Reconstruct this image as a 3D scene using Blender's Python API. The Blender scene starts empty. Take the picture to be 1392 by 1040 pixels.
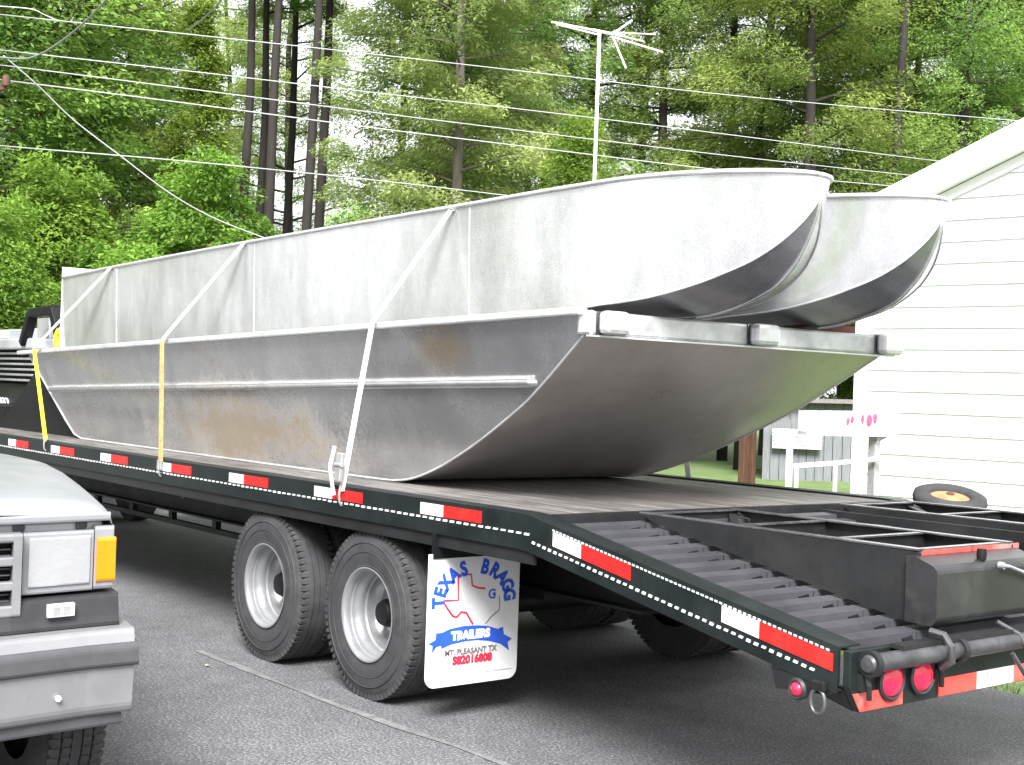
import bpy, math, random
import numpy as np
from mathutils import Vector, Matrix

# ---------------------------------------------------------------- camera, light, exposure
scene = bpy.context.scene
C = scene.collection
FPX = 1823.13
CAM = Vector((4.54518, -3.46713, 1.51177))
YAW, PIT, ROL = 0.90020, 0.00507, 0.03462
_f = Vector((-math.sin(YAW)*math.cos(PIT), math.cos(YAW)*math.cos(PIT), math.sin(PIT)))
_r0 = Vector((math.cos(YAW), math.sin(YAW), 0)); _u0 = _r0.cross(_f)
_r = _r0*math.cos(ROL)+_u0*math.sin(ROL); _u = -_r0*math.sin(ROL)+_u0*math.cos(ROL)
cd = bpy.data.cameras.new('camera'); cam = bpy.data.objects.new('camera', cd); C.objects.link(cam)
cd.sensor_width = 36; cd.lens = FPX/1392*36; cd.clip_end = 900; cd.clip_start = .05
M4 = Matrix(((_r.x, _u.x, -_f.x, CAM.x), (_r.y, _u.y, -_f.y, CAM.y), (_r.z, _u.z, -_f.z, CAM.z), (0, 0, 0, 1)))
cam.matrix_world = M4
scene.camera = cam

SUN_EL, SUN_AZ = math.radians(44), math.radians(-40)      # azimuth: direction the light comes from, from +X towards +Y
w = bpy.data.worlds.new('World'); scene.world = w; w.use_nodes = True
nt = w.node_tree; nt.nodes.clear()
sky = nt.nodes.new('ShaderNodeTexSky'); sky.sky_type = 'NISHITA'; sky.sun_disc = False
sky.sun_elevation = SUN_EL; sky.sun_rotation = math.pi/2-SUN_AZ; sky.air_density = 1.0; sky.dust_density = 3.0
hs = nt.nodes.new('ShaderNodeHueSaturation'); hs.inputs['Saturation'].default_value = .12
bg = nt.nodes.new('ShaderNodeBackground'); bg.inputs['Strength'].default_value = .10
mxw = nt.nodes.new('ShaderNodeMix'); mxw.data_type = 'RGBA'; mxw.inputs[0].default_value = .55   # cloud layer
mxw.inputs[7].default_value = (8.2, 8.3, 8.6, 1)
wo = nt.nodes.new('ShaderNodeOutputWorld')
nt.links.new(sky.outputs[0], hs.inputs['Color']); nt.links.new(hs.outputs[0], mxw.inputs[6])
nt.links.new(mxw.outputs[2], bg.inputs['Color']); nt.links.new(bg.outputs[0], wo.inputs[0])
sl = bpy.data.lights.new('sun', 'SUN'); sl.energy = 4.2; sl.angle = math.radians(24); sl.color = (1, .99, .985)
so = bpy.data.objects.new('sun', sl); C.objects.link(so)
sd = Vector((math.cos(SUN_AZ)*math.cos(SUN_EL), math.sin(SUN_AZ)*math.cos(SUN_EL), math.sin(SUN_EL)))
so.rotation_euler = sd.to_track_quat('Z', 'Y').to_euler()
vs = scene.view_settings
vs.view_transform = 'Standard'; vs.look = 'None'; vs.gamma = 1; vs.use_curve_mapping = False
vs.exposure = 1.42
scene.render.engine = 'CYCLES'
scene.cycles.max_bounces = 6; scene.cycles.transparent_max_bounces = 8

rnd = random.Random(7)
rng = np.random.default_rng(11)

# ---------------------------------------------------------------- helpers
def ray(x, y):
    return _f + _r*((x-696)/FPX) - _u*((y-520)/FPX)
def on(x, y, ax, v):                       # photo pixel to the point on an axis plane
    d = ray(x, y); t = (v-CAM[ax])/d[ax]; return CAM+d*t
def atd(x, y, depth):
    return CAM+ray(x, y)*depth
def ground(x, depth, z=0):
    d = ray(x, 520); d.z = 0; p = CAM+d*depth; p.z = z; return p

def wloc(o):
    p = Vector((0, 0, 0))
    while o is not None:
        p += o.location; o = o.parent
    return p
def finish(name, me, mat, parent=None, loc=None, smooth=False, bevel=0, kind=None):
    o = bpy.data.objects.new(name, me); C.objects.link(o)
    if mat is not None:
        for m in (mat if isinstance(mat, (list, tuple)) else [mat]): me.materials.append(m)
    if parent is not None:
        o.parent = parent
    base = wloc(parent) if parent is not None else Vector((0, 0, 0))
    if loc is not None:
        o.location = Vector(loc)-base; base = Vector(loc)
    if base.length > 0: me.transform(Matrix.Translation(-base))
    if smooth:
        me.polygons.foreach_set('use_smooth', [True]*len(me.polygons))
        if smooth == 'auto':
            try: me.set_sharp_from_angle(angle=math.radians(38))
            except Exception: pass
    if bevel:
        b = o.modifiers.new('bevel', 'BEVEL'); b.width = bevel; b.segments = 2; b.limit_method = 'ANGLE'
    if kind: o['kind'] = kind
    return o
class MB:
    def __init__(s): s.v = []; s.f = []; s.m = []
    def add(s, vs, fs, mi=0):
        n = len(s.v); s.v += [tuple(v) for v in vs]; s.f += [tuple(i+n for i in f) for f in fs]; s.m += [mi]*len(fs); return s
    def box(s, a, b, mi=0, X=None):
        x0, x1 = sorted((a[0], b[0])); y0, y1 = sorted((a[1], b[1])); z0, z1 = sorted((a[2], b[2]))
        vs = [(x0,y0,z0),(x1,y0,z0),(x1,y1,z0),(x0,y1,z0),(x0,y0,z1),(x1,y0,z1),(x1,y1,z1),(x0,y1,z1)]
        if X: vs = [X(*v) for v in vs]
        return s.add(vs, [(0,3,2,1),(4,5,6,7),(0,1,5,4),(1,2,6,5),(2,3,7,6),(3,0,4,7)], mi)
    def prism(s, pts, d, mi=0):            # pts: 3D polygon, d: extrusion vector
        n = len(pts); a = [Vector(p) for p in pts]; b = [p+Vector(d) for p in a]
        return s.add(a+b, [tuple(range(n))[::-1], tuple(range(n, 2*n))]+[(i, (i+1) % n, n+(i+1) % n, n+i) for i in range(n)], mi)
    def tube(s, pts, r, n=8, mi=0, closed=False, caps=True):
        pts = [Vector(p) for p in pts]; k = len(pts); rs = r if isinstance(r, (list, tuple)) else [r]*k
        rings = []; up = None
        for i, p in enumerate(pts):
            if closed: t = pts[(i+1) % k]-pts[i-1]
            else: t = pts[min(i+1, k-1)]-pts[max(i-1, 0)]
            t.normalize()
            if up is None: up = Vector((0, 0, 1)) if abs(t.z) < .9 else Vector((1, 0, 0))
            a = t.cross(up).normalized(); b = a.cross(t).normalized(); up = b
            rings.append([p+(a*math.cos(2*math.pi*j/n)+b*math.sin(2*math.pi*j/n))*rs[i] for j in range(n)])
        vs = [v for rg in rings for v in rg]; fs = []
        for i in range(k if closed else k-1):
            for j in range(n):
                i2 = (i+1) % k; fs.append((i*n+j, i*n+(j+1) % n, i2*n+(j+1) % n, i2*n+j))
        if not closed and caps: fs += [tuple(range(n))[::-1], tuple(range((k-1)*n, k*n))]
        return s.add(vs, fs, mi)
    def beam(s, a, b, wd, h, mi=0, up=(0, 0, 1)):      # rectangular bar from a to b
        a = Vector(a); b = Vector(b); t = (b-a).normalized(); sd = t.cross(Vector(up)).normalized(); u = sd.cross(t)
        q = [sd*wd/2+u*h/2, -sd*wd/2+u*h/2, -sd*wd/2-u*h/2, sd*wd/2-u*h/2]
        return s.prism([a+x for x in q], b-a, mi)
    def lathe(s, prof, c, ax, n=48, mi=0, ref=None, closed=False):   # prof: (radius, axial)
        ax = Vector(ax).normalized(); rf = Vector(ref) if ref else (Vector((0, 0, 1)) if abs(ax.z) < .9 else Vector((1, 0, 0)))
        a = ax.cross(rf).normalized(); b = ax.cross(a); c = Vector(c); vs = []
        for r, h in prof:
            for j in range(n): vs.append(c+ax*h+(a*math.cos(2*math.pi*j/n)+b*math.sin(2*math.pi*j/n))*r)
        k = len(prof); fs = []
        for i in range(k if closed else k-1):
            for j in range(n):
                i2 = (i+1) % k; fs.append((i*n+j, i*n+(j+1) % n, i2*n+(j+1) % n, i2*n+j))
        return s.add(vs, fs, mi)
    def grid(s, rows, mi=0, closed=False):
        n = len(rows[0]); vs = [v for r in rows for v in r]; fs = []
        for i in range(len(rows)-1):
            for j in range(n if closed else n-1):
                fs.append((i*n+j, i*n+(j+1) % n, (i+1)*n+(j+1) % n, (i+1)*n+j))
        return s.add(vs, fs, mi)
    def build(s, name, mat, parent=None, **k):
        me = bpy.data.meshes.new(name); me.from_pydata([tuple(v) for v in s.v], [], s.f)
        if any(s.m): me.polygons.foreach_set('material_index', s.m)
        me.update()
        import bmesh
        bm = bmesh.new(); bm.from_mesh(me); bmesh.ops.recalc_face_normals(bm, faces=bm.faces); bm.to_mesh(me); bm.free()
        return finish(name, me, mat, parent, **k)

def tag(o, label=None, cat=None, group=None, kind=None):
    if label: o['label'] = label
    if cat: o['category'] = cat
    if group: o['group'] = group
    if kind: o['kind'] = kind
    return o
def thing(name, loc, label, cat, group=None):
    o = bpy.data.objects.new(name, None); C.objects.link(o); o.location = loc; o.empty_display_size = .2
    return tag(o, label, cat, group)
def copy_tree(o, parent=None):
    c = o.copy(); C.objects.link(c); c.parent = parent
    for ch in list(o.children): copy_tree(ch, c)
    return c

# ---------------------------------------------------------------- materials
def newmat(name):
    m = bpy.data.materials.new(name); m.use_nodes = True; n = m.node_tree
    return m, n, n.nodes['Principled BSDF']
def ramp(n, fac, stops):
    r = n.nodes.new('ShaderNodeValToRGB'); e = r.color_ramp.elements
    while len(e) < len(stops): e.new(.5)
    for i, (p, c) in enumerate(stops):
        e[i].position = p; e[i].color = (c, c, c, 1) if isinstance(c, (int, float)) else (*c, 1)
    n.links.new(fac, r.inputs[0]); return r
def noise(n, scale, detail=6, rough=.6, vec=None, stretch=None, coord='Object'):
    t = n.nodes.new('ShaderNodeTexNoise'); t.inputs['Scale'].default_value = scale
    t.inputs['Detail'].default_value = detail; t.inputs['Roughness'].default_value = rough
    tc = n.nodes.new('ShaderNodeTexCoord'); src = tc.outputs[coord]
    if stretch:
        mp = n.nodes.new('ShaderNodeMapping'); mp.inputs['Scale'].default_value = stretch
        n.links.new(src, mp.inputs[0]); src = mp.outputs[0]
    n.links.new(src, t.inputs['Vector']); return t
def mix(n, fac, a, b, mode='MIX'):
    m = n.nodes.new('ShaderNodeMix'); m.data_type = 'RGBA'; m.blend_type = mode
    for i, v in ((0, fac), (6, a), (7, b)):
        if hasattr(v, 'default_value') or hasattr(v, 'links'): n.links.new(v, m.inputs[i])
        elif i == 0: m.inputs[0].default_value = v
        else: m.inputs[i].default_value = (*v, 1)
    return m.outputs[2]
def bump(n, b, h, strength=.3, dist=.01):
    bp = n.nodes.new('ShaderNodeBump'); bp.inputs['Strength'].default_value = strength; bp.inputs['Distance'].default_value = dist
    n.links.new(h, bp.inputs['Height']); n.links.new(bp.outputs[0], b.inputs['Normal'])
def simple(name, col, rough=.5, metal=0, var=.25, scale=8, bumps=.15, fine=60, dirt=None, stretch=None, spec=None):
    m, n, b = newmat(name)
    t = noise(n, scale, 7, .65, stretch=stretch); r = ramp(n, t.outputs[0], [(.3, 0), (.7, 1)])
    c0 = tuple(x*(1-var) for x in col); c1 = tuple(min(1, x*(1+var)) for x in col)
    c = mix(n, r.outputs[0], c0, c1)
    if dirt:
        d = noise(n, 3.1, 9, .7); dr = ramp(n, d.outputs[0], [(.52, 0), (.72, .75)]); c = mix(n, dr.outputs[0], c, dirt)
    n.links.new(c, b.inputs['Base Color']); b.inputs['Metallic'].default_value = metal
    rr = ramp(n, t.outputs[0], [(.2, max(.02, rough-.1)), (.8, min(1, rough+.12))]); n.links.new(rr.outputs[0], b.inputs['Roughness'])
    if spec is not None: b.inputs['Specular IOR Level'].default_value = spec
    if bumps:
        t2 = noise(n, fine, 4, .7); bump(n, b, t2.outputs[0], bumps, .004)
    return m
def aluminium(name, col, r0, r1, streak=1.0, mud=False, haze=.35):
    m, n, b = newmat(name)
    tc = n.nodes.new('ShaderNodeTexCoord')
    a = noise(n, 2.2, 8, .65); s = noise(n, 1.3, 9, .72, stretch=(2.6, 2.6, .9), ); g = noise(n, 150, 3, .8)
    sm = ramp(n, s.outputs[0], [(.30, 0), (.70, 1)])
    c = mix(n, sm.outputs[0], tuple(x*(1-.22*streak) for x in col), tuple(min(1, x*(1+.12*streak)) for x in col))
    am = ramp(n, a.outputs[0], [(.3, .80), (.7, 1.0)]); c = mix(n, .8, c, am.outputs[0], 'MULTIPLY')
    gm = ramp(n, g.outputs[0], [(.28, .72), (.55, 1.0), (.75, 1.18)])
    sc_ = noise(n, 26, 4, .8, stretch=(.25, .25, 3)); sr_ = ramp(n, sc_.outputs[0], [(.60, 0), (.72, .35)]); c = mix(n, sr_.outputs[0], c, tuple(min(1, x*1.35) for x in col))
    dr_ = noise(n, 4.0, 8, .8, stretch=(1, 1, .35)); dq_ = ramp(n, dr_.outputs[0], [(.55, 0), (.75, .5)]); c = mix(n, dq_.outputs[0], c, tuple(x*.62 for x in col))
    c = mix(n, .75, c, gm.outputs[0], 'MULTIPLY')
    met = b.inputs['Metallic']; met.default_value = 1-haze
    rr = ramp(n, a.outputs[0], [(.25, r0), (.75, r1)])
    rough = rr.outputs[0]
    if mud:
        sx = n.nodes.new('ShaderNodeSeparateXYZ'); n.links.new(tc.outputs['Object'], sx.inputs[0])
        def bell(out, c0, wd):
            q = n.nodes.new('ShaderNodeMath'); q.operation = 'SUBTRACT'; q.inputs[1].default_value = c0; n.links.new(out, q.inputs[0])
            q2 = n.nodes.new('ShaderNodeMath'); q2.operation = 'DIVIDE'; q2.inputs[1].default_value = wd; n.links.new(q.outputs[0], q2.inputs[0])
            q3 = n.nodes.new('ShaderNodeMath'); q3.operation = 'ABSOLUTE'; n.links.new(q2.outputs[0], q3.inputs[0])
            q4 = n.nodes.new('ShaderNodeMath'); q4.operation = 'SUBTRACT'; q4.inputs[0].default_value = 1; q4.use_clamp = True; n.links.new(q3.outputs[0], q4.inputs[1]); return q4.outputs[0]
        bx = bell(sx.outputs[0], mud[0], mud[1]); bz = bell(sx.outputs[2], mud[2], mud[3])
        p = n.nodes.new('ShaderNodeMath'); p.operation = 'MULTIPLY'; n.links.new(bx, p.inputs[0]); n.links.new(bz, p.inputs[1])
        k1 = noise(n, 3.0, 9, .75); k2 = noise(n, 45, 6, .85, stretch=(1, 1, .6))
        ad = n.nodes.new('ShaderNodeMath'); ad.operation = 'MULTIPLY'; n.links.new(k1.outputs[0], ad.inputs[0]); n.links.new(k2.outputs[0], ad.inputs[1])
        ad2 = n.nodes.new('ShaderNodeMath'); ad2.operation = 'MULTIPLY_ADD'; ad2.inputs[1].default_value = .36; n.links.new(p.outputs[0], ad2.inputs[0]); n.links.new(ad.outputs[0], ad2.inputs[2])
        mm = ramp(n, ad2.outputs[0], [(.365, 0), (.52, .85)])
        c = mix(n, mm.outputs[0], c, (.20, .15, .085))
        mt = n.nodes.new('ShaderNodeMath'); mt.operation = 'SUBTRACT'; mt.inputs[0].default_value = 1-haze; mt.use_clamp = True; n.links.new(mm.outputs[0], mt.inputs[1]); n.links.new(mt.outputs[0], met)
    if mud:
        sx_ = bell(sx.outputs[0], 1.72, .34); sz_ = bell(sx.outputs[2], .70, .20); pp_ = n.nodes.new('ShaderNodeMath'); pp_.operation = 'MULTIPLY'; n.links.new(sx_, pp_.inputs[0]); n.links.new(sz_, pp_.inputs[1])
        pr_ = ramp(n, pp_.outputs[0], [(.1, 0), (.8, .5)]); c = mix(n, pr_.outputs[0], c, (.50, .33, .10))  # tan patch towards the bow: a warm reflection painted into the metal colour
    n.links.new(c, b.inputs['Base Color']); n.links.new(rough, b.inputs['Roughness'])
    h = noise(n, 1.6, 4, .5); h2 = noise(n, 90, 3, .6)
    bm_ = n.nodes.new('ShaderNodeBump'); bm_.inputs['Strength'].default_value = .35; bm_.inputs['Distance'].default_value = .02; n.links.new(h.outputs[0], bm_.inputs['Height'])
    bm2 = n.nodes.new('ShaderNodeBump'); bm2.inputs['Strength'].default_value = .12; bm2.inputs['Distance'].default_value = .002; n.links.new(h2.outputs[0], bm2.inputs['Height'])
    n.links.new(bm_.outputs[0], bm2.inputs['Normal']); n.links.new(bm2.outputs[0], b.inputs['Normal'])
    return m

M = {}
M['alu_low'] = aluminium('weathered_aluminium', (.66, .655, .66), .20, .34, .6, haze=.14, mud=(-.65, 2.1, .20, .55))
M['alu_bottom'] = aluminium('hull_bottom_aluminium', (.64, .60, .585), .26, .42, .5, haze=.22)
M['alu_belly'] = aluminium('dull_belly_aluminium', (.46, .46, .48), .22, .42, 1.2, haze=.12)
M['alu_up'] = aluminium('oxidised_aluminium', (.84, .845, .855), .14, .26, 1.1, haze=.24)
M['alu_bright'] = simple('bright_aluminium', (.68, .68, .69), .34, .6, .15, 9, .15, dirt=(.48, .48, .48))
M['black'] = simple('black_paint', (.014, .0145, .015), .45, 0, .35, 4, .12, 90, dirt=(.026, .025, .024), spec=.3)
M['black2'] = simple('black_frame_paint', (.006, .0065, .007), .55, 0, .3, 5, .1, 80, spec=.25)
M['greenblack'] = simple('dark_green_black_paint', (.008, .012, .0115), .42, 0, .35, 6, .1, 90, dirt=(.018, .022, .021), spec=.35)
M['steel'] = simple('worn_dark_steel', (.10, .10, .105), .38, .6, .4, 12, .2, 70, dirt=(.03, .03, .03))
M['rubber'] = simple('tyre_rubber', (.040, .040, .042), .8, 0, .3, 9, .5, 120, dirt=(.085, .08, .075), spec=.3)
M['foot'] = simple('weathered_black_box', (.022, .022, .023), .34, .1, .4, 3, .1, 90, dirt=(.06, .058, .055))
M['tan_leaf'] = simple('dry_leaf', (.45, .33, .20), .8, 0, .2, 30, .2)
M['edge'] = simple('worn_flange_edge', (.11, .11, .115), .25, .5, .5, 9, .1, 80, dirt=(.03, .03, .03))  # worn steel, lightened so the flange tops carry sky reflection in their colour
M['slat'] = simple('worn_slat_paint', (.085, .085, .095), .30, .3, .25, 3, .1, 80)
M['rim'] = simple('silver_rim_paint', (.27, .275, .285), .38, .45, .1, 10, .05, dirt=(.15, .14, .13))
M['white_tape'] = simple('white_reflective_tape', (.70, .71, .71), .35, 0, .08, 30, .05, dirt=(.50, .50, .48))
M['red_tape'] = simple('red_reflective_tape', (.60, .016, .014), .35, 0, .15, 30, .05, dirt=(.42, .04, .03))
M['red_faded'] = simple('faded_red_tape', (.62, .07, .055), .5, 0, .2, 25, .1, dirt=(.5, .3, .27))
M['white_dirty'] = simple('dirty_white_tape', (.62, .60, .55), .5, 0, .15, 25, .1, dirt=(.4, .36, .3))
M['white_plastic'] = simple('white_flap_plastic', (.66, .65, .655), .45, 0, .07, 5, .06, dirt=(.56, .54, .52))
M['blue_ink'] = simple('blue_ink', (.02, .09, .55), .5, 0, .1, 20, 0)
M['red_ink'] = simple('red_ink', (.6, .02, .05), .5, 0, .1, 20, 0)
M['grey_ink'] = simple('grey_ink', (.14, .12, .12), .5, 0, .1, 20, 0)
M['white_ink'] = simple('white_ink', (.85, .87, .9), .5, 0, .05, 20, 0)
M['strap_white'] = simple('faded_white_webbing', (.62, .61, .59), .8, 0, .08, 40, .3, 200)
M['strap_yellow'] = simple('yellow_webbing', (.78, .76, .03), .75, 0, .1, 40, .3, 200)
M['strap_tan'] = simple('soiled_yellow_webbing', (.30, .24, .09), .8, 0, .25, 30, .3, 200)
M['car_paint'] = simple('faded_silver_paint', (.27, .275, .29), .30, .25, .06, 2, .03, dirt=(.20, .205, .225))
M['grey_trim'] = simple('grey_plastic_trim', (.055, .055, .06), .55, 0, .12, 12, .12)
M['chrome'] = simple('dull_silver_bumper', (.25, .25, .26), .34, .35, .08, 5, .05, dirt=(.19, .19, .19))
M['black_plastic'] = simple('black_plastic', (.02, .02, .022), .5, 0, .2, 12, .12)
M['siding'] = simple('white_vinyl_siding', (.80, .81, .83), .5, 0, .03, 3, .05, 30)
M['white_trim'] = simple('white_painted_trim', (.84, .84, .83), .45, 0, .03, 5, .04)
M['roof'] = simple('grey_shingle', (.16, .15, .15), .85, 0, .3, 20, .4)
M['shed_wood'] = simple('weathered_grey_wood', (.15, .155, .165), .8, 0, .3, 6, .4, 60, stretch=(8, 8, .6))
M['brown_wood'] = simple('brown_wood', (.075, .035, .018), .7, 0, .35, 7, .4, 60, stretch=(8, 8, .8))
M['alu_end'] = simple('grey_aluminium_end', (.56, .56, .57), .4, .6, .25, 9, .15, dirt=(.25, .25, .25))
M['rust'] = simple('rust_stain', (.22, .12, .045), .8, 0, .5, 30, .3)
M['galv'] = simple('galvanised_steel', (.38, .38, .38), .45, .5, .2, 12, .1)
M['orange_rim'] = simple('rusty_orange_rim', (.36, .19, .09), .6, .1, .2, 14, .15, dirt=(.30, .10, .04))
M['wire'] = simple('aluminium_cable', (.50, .50, .52), .5, .2, .1, 4, 0)
M['wire_dark'] = simple('dark_cable', (.16, .18, .17), .6, 0, .1, 4, 0)
M['bark'] = simple('dark_bark', (.026, .021, .018), .9, 0, .45, 5, .6, 25, stretch=(3, 3, .7))
M['bark_light'] = simple('light_bark', (.13, .11, .095), .9, 0, .35, 5, .6, 25, stretch=(3, 3, .7))
M['tow_grey'] = simple('truck_grey_paint', (.46, .47, .49), .4, .2, .1, 4, .05, dirt=(.33, .33, .34))
M['tray'] = simple('cloudy_tray_plastic', (.34, .35, .36), .3, 0, .35, 11, .1)
M['pink'] = simple('pink_red_print', (.75, .06, .14), .5, 0, .1, 20, 0)
M['red_board'] = simple('dull_red_wood', (.16, .05, .04), .7, 0, .2, 9, .2)

def glassy(name, col, rough, trans=0, emis=None):
    m, n, b = newmat(name); b.inputs['Base Color'].default_value = (*col, 1); b.inputs['Roughness'].default_value = rough
    b.inputs['Transmission Weight'].default_value = trans; b.inputs['Coat Weight'].default_value = .5
    t = noise(n, 110, 2, .5); bump(n, b, t.outputs[0], .25, .004); return m
M['lens_red'] = glassy('red_lens', (.80, .012, .06), .22)
M['lens_amber'] = glassy('amber_lens', (.80, .21, .0), .25)
M['lens_clear'] = simple('clear_headlight_lens', (.36, .36, .375), .10, .3, .10, 3, .35, 38)
M['acrylic'] = glassy('clear_acrylic', (.80, .83, .83), .2, .35)
M['glass'] = glassy('car_glass', (.03, .035, .04), .08)

# deck wood
def deckmat():
    m, n, b = newmat('worn_deck_wood')
    t = noise(n, 2.5, 9, .75, stretch=(.7, 14, 14)); t2 = noise(n, 1.2, 6, .7)
    r = ramp(n, t.outputs[0], [(.32, (.045, .040, .037)), (.5, (.13, .12, .112)), (.68, (.33, .315, .30))])
    d = ramp(n, t2.outputs[0], [(.3, .6), (.7, 1.15)]); c = mix(n, .9, r.outputs[0], d.outputs[0], 'MULTIPLY')
    n.links.new(c, b.inputs['Base Color'])
    rr = ramp(n, t.outputs[0], [(.2, .42), (.8, .75)]); n.links.new(rr.outputs[0], b.inputs['Roughness']); bump(n, b, t.outputs[0], .5, .004); return m
M['deck'] = deckmat()
def asphaltmat():
    m, n, b = newmat('asphalt')
    big = noise(n, .5, 6, .6); mid = noise(n, 7, 6, .7); fine = noise(n, 75, 3, .75); 
    r = ramp(n, big.outputs[0], [(.3, (.08, .08, .083)), (.7, (.135, .135, .139))])
    r2 = ramp(n, mid.outputs[0], [(.3, .75), (.7, 1.15)]); c = mix(n, .9, r.outputs[0], r2.outputs[0], 'MULTIPLY')
    r3 = ramp(n, fine.outputs[0], [(.32, .25), (.52, .95), (.68, 2.6)]); c = mix(n, .9, c, r3.outputs[0], 'MULTIPLY')
    v = n.nodes.new('ShaderNodeTexVoronoi'); v.inputs['Scale'].default_value = 62; tc = n.nodes.new('ShaderNodeTexCoord'); n.links.new(tc.outputs['Object'], v.inputs['Vector'])
    wn = n.nodes.new('ShaderNodeSeparateColor'); n.links.new(v.outputs['Color'], wn.inputs[0])
    pk = ramp(n, wn.outputs[0], [(.82, 0), (.86, 1)]); ds = ramp(n, v.outputs['Distance'], [(.12, 1), (.22, 0)])
    q = n.nodes.new('ShaderNodeMath'); q.operation = 'MULTIPLY'; n.links.new(pk.outputs[0], q.inputs[0]); n.links.new(ds.outputs[0], q.inputs[1])
    st = noise(n, 1.7, 8, .75); sq = ramp(n, st.outputs[0], [(.58, 0), (.68, .55)]); c = mix(n, sq.outputs[0], c, (.045, .045, .047))
    c = mix(n, q.outputs[0], c, (.42, .41, .40))
    n.links.new(c, b.inputs['Base Color']); b.inputs['Roughness'].default_value = .78; bump(n, b, fine.outputs[0], .6, .006); return m
M['asphalt'] = asphaltmat()
def grassmat():
    m, n, b = newmat('lawn')
    a = noise(n, 1.1, 8, .7); f = noise(n, 60, 4, .8)
    r = ramp(n, a.outputs[0], [(.3, (.10, .165, .045)), (.7, (.18, .25, .085))]); r2 = ramp(n, f.outputs[0], [(.3, .55), (.7, 1.3)])
    c = mix(n, .9, r.outputs[0], r2.outputs[0], 'MULTIPLY'); n.links.new(c, b.inputs['Base Color']); b.inputs['Roughness'].default_value = .9; bump(n, b, f.outputs[0], .8, .03); return m
M['grass'] = grassmat()
def leafmat(name, dark, light, translucent=.35):
    m, n, b = newmat(name)
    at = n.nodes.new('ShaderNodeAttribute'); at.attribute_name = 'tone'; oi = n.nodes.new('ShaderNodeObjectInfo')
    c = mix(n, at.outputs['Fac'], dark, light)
    hs_ = n.nodes.new('ShaderNodeHueSaturation'); mr = n.nodes.new('ShaderNodeMapRange'); mr.inputs[3].default_value = .49; mr.inputs[4].default_value = .525
    n.links.new(oi.outputs['Random'], mr.inputs[0]); n.links.new(mr.outputs[0], hs_.inputs['Hue'])
    mv = n.nodes.new('ShaderNodeMapRange'); mv.inputs[3].default_value = .92; mv.inputs[4].default_value = 1.15; 
    n.links.new(oi.outputs['Random'], mv.inputs[0]); n.links.new(mv.outputs[0], hs_.inputs['Value']); n.links.new(c, hs_.inputs['Color'])
    n.links.new(hs_.outputs[0], b.inputs['Base Color']); b.inputs['Roughness'].default_value = .6; b.inputs['Specular IOR Level'].default_value = .3
    tr = n.nodes.new('ShaderNodeBsdfTranslucent'); n.links.new(hs_.outputs[0], tr.inputs[0]); ms = n.nodes.new('ShaderNodeMixShader'); ms.inputs[0].default_value = translucent
    out = [x for x in n.nodes if x.type == 'OUTPUT_MATERIAL'][0]
    n.links.new(b.outputs[0], ms.inputs[1]); n.links.new(tr.outputs[0], ms.inputs[2]); n.links.new(ms.outputs[0], out.inputs[0]); return m
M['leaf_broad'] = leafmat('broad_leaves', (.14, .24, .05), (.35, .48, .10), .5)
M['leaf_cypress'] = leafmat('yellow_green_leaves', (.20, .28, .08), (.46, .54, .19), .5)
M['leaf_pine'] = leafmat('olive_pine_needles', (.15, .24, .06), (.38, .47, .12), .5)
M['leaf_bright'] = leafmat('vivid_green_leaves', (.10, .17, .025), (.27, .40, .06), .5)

# ---------------------------------------------------------------- setting: ground
def sheet(name, x0, y0, x1, y1, z, mat, nx=1, ny=1):
    mb = MB(); mb.grid([[(x0+(x1-x0)*i/nx, y0+(y1-y0)*j/ny, z) for j in range(ny+1)] for i in range(nx+1)]); return tag(mb.build(name, mat), kind='structure')
sheet('grass', -400, -400, 400, 400, -.06, M['grass'])
mb = MB(); mb.box((-120, -60, -.10), (80, 3.05, 0)); tag(mb.build('asphalt', M['asphalt']), kind='structure')
# worn pale line on the asphalt
mb = MB(); pts = [on(x, y, 2, .004) for x, y in ((268, 884), (330, 908), (385, 930), (455, 957), (540, 987), (620, 1014), (700, 1044), (800, 1085))]
mline, n_, b_ = newmat('worn_white_line'); tt = noise(n_, 9, 8, .8); t3 = noise(n_, 90, 3, .7)
mlt = ramp(n_, tt.outputs[0], [(.42, 0), (.66, 1)]); cc = mix(n_, mlt.outputs[0], (.11, .11, .112), (.21, .21, .21)); n_.links.new(cc, b_.inputs['Base Color']); b_.inputs['Roughness'].default_value = .8
L = []; R = []
for i, p in enumerate(pts):
    t = (pts[min(i+1, len(pts)-1)]-pts[max(i-1, 0)]).normalized(); s_ = Vector((-t.y, t.x, 0))
    wd = .020+.010*math.sin(i*2.1); L.append(p+s_*wd); R.append(p-s_*wd)
mb.grid([L, R]); tag(mb.build('painted_line', mline), kind='structure')

fp = on(281, 905, 2, .006); mb = MB()
mb.add([fp+Vector(v) for v in ((-.022, 0, 0), (-.008, .009, .006), (.012, .008, .004), (.026, 0, .008), (.010, -.008, .003), (-.008, -.008, .005))], [(0, 1, 2, 3, 4, 5)])
tag(mb.build('fallen_leaf', M['tan_leaf']), 'small tan fallen leaf on the asphalt in front of the trailer wheels', 'leaf')
# ---------------------------------------------------------------- trailer
T0 = Vector((-2.5, 1.295, 0)); WID = 2.59; D = 1.0; KX = .34
def zdove(x): return D-.005-.1735*(x-KX)
EX = 1.90
tr = thing('flatbed_trailer', T0, 'long black flatbed trailer with sloped dovetail and folded ramps carrying aluminium boats', 'trailer')
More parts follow.
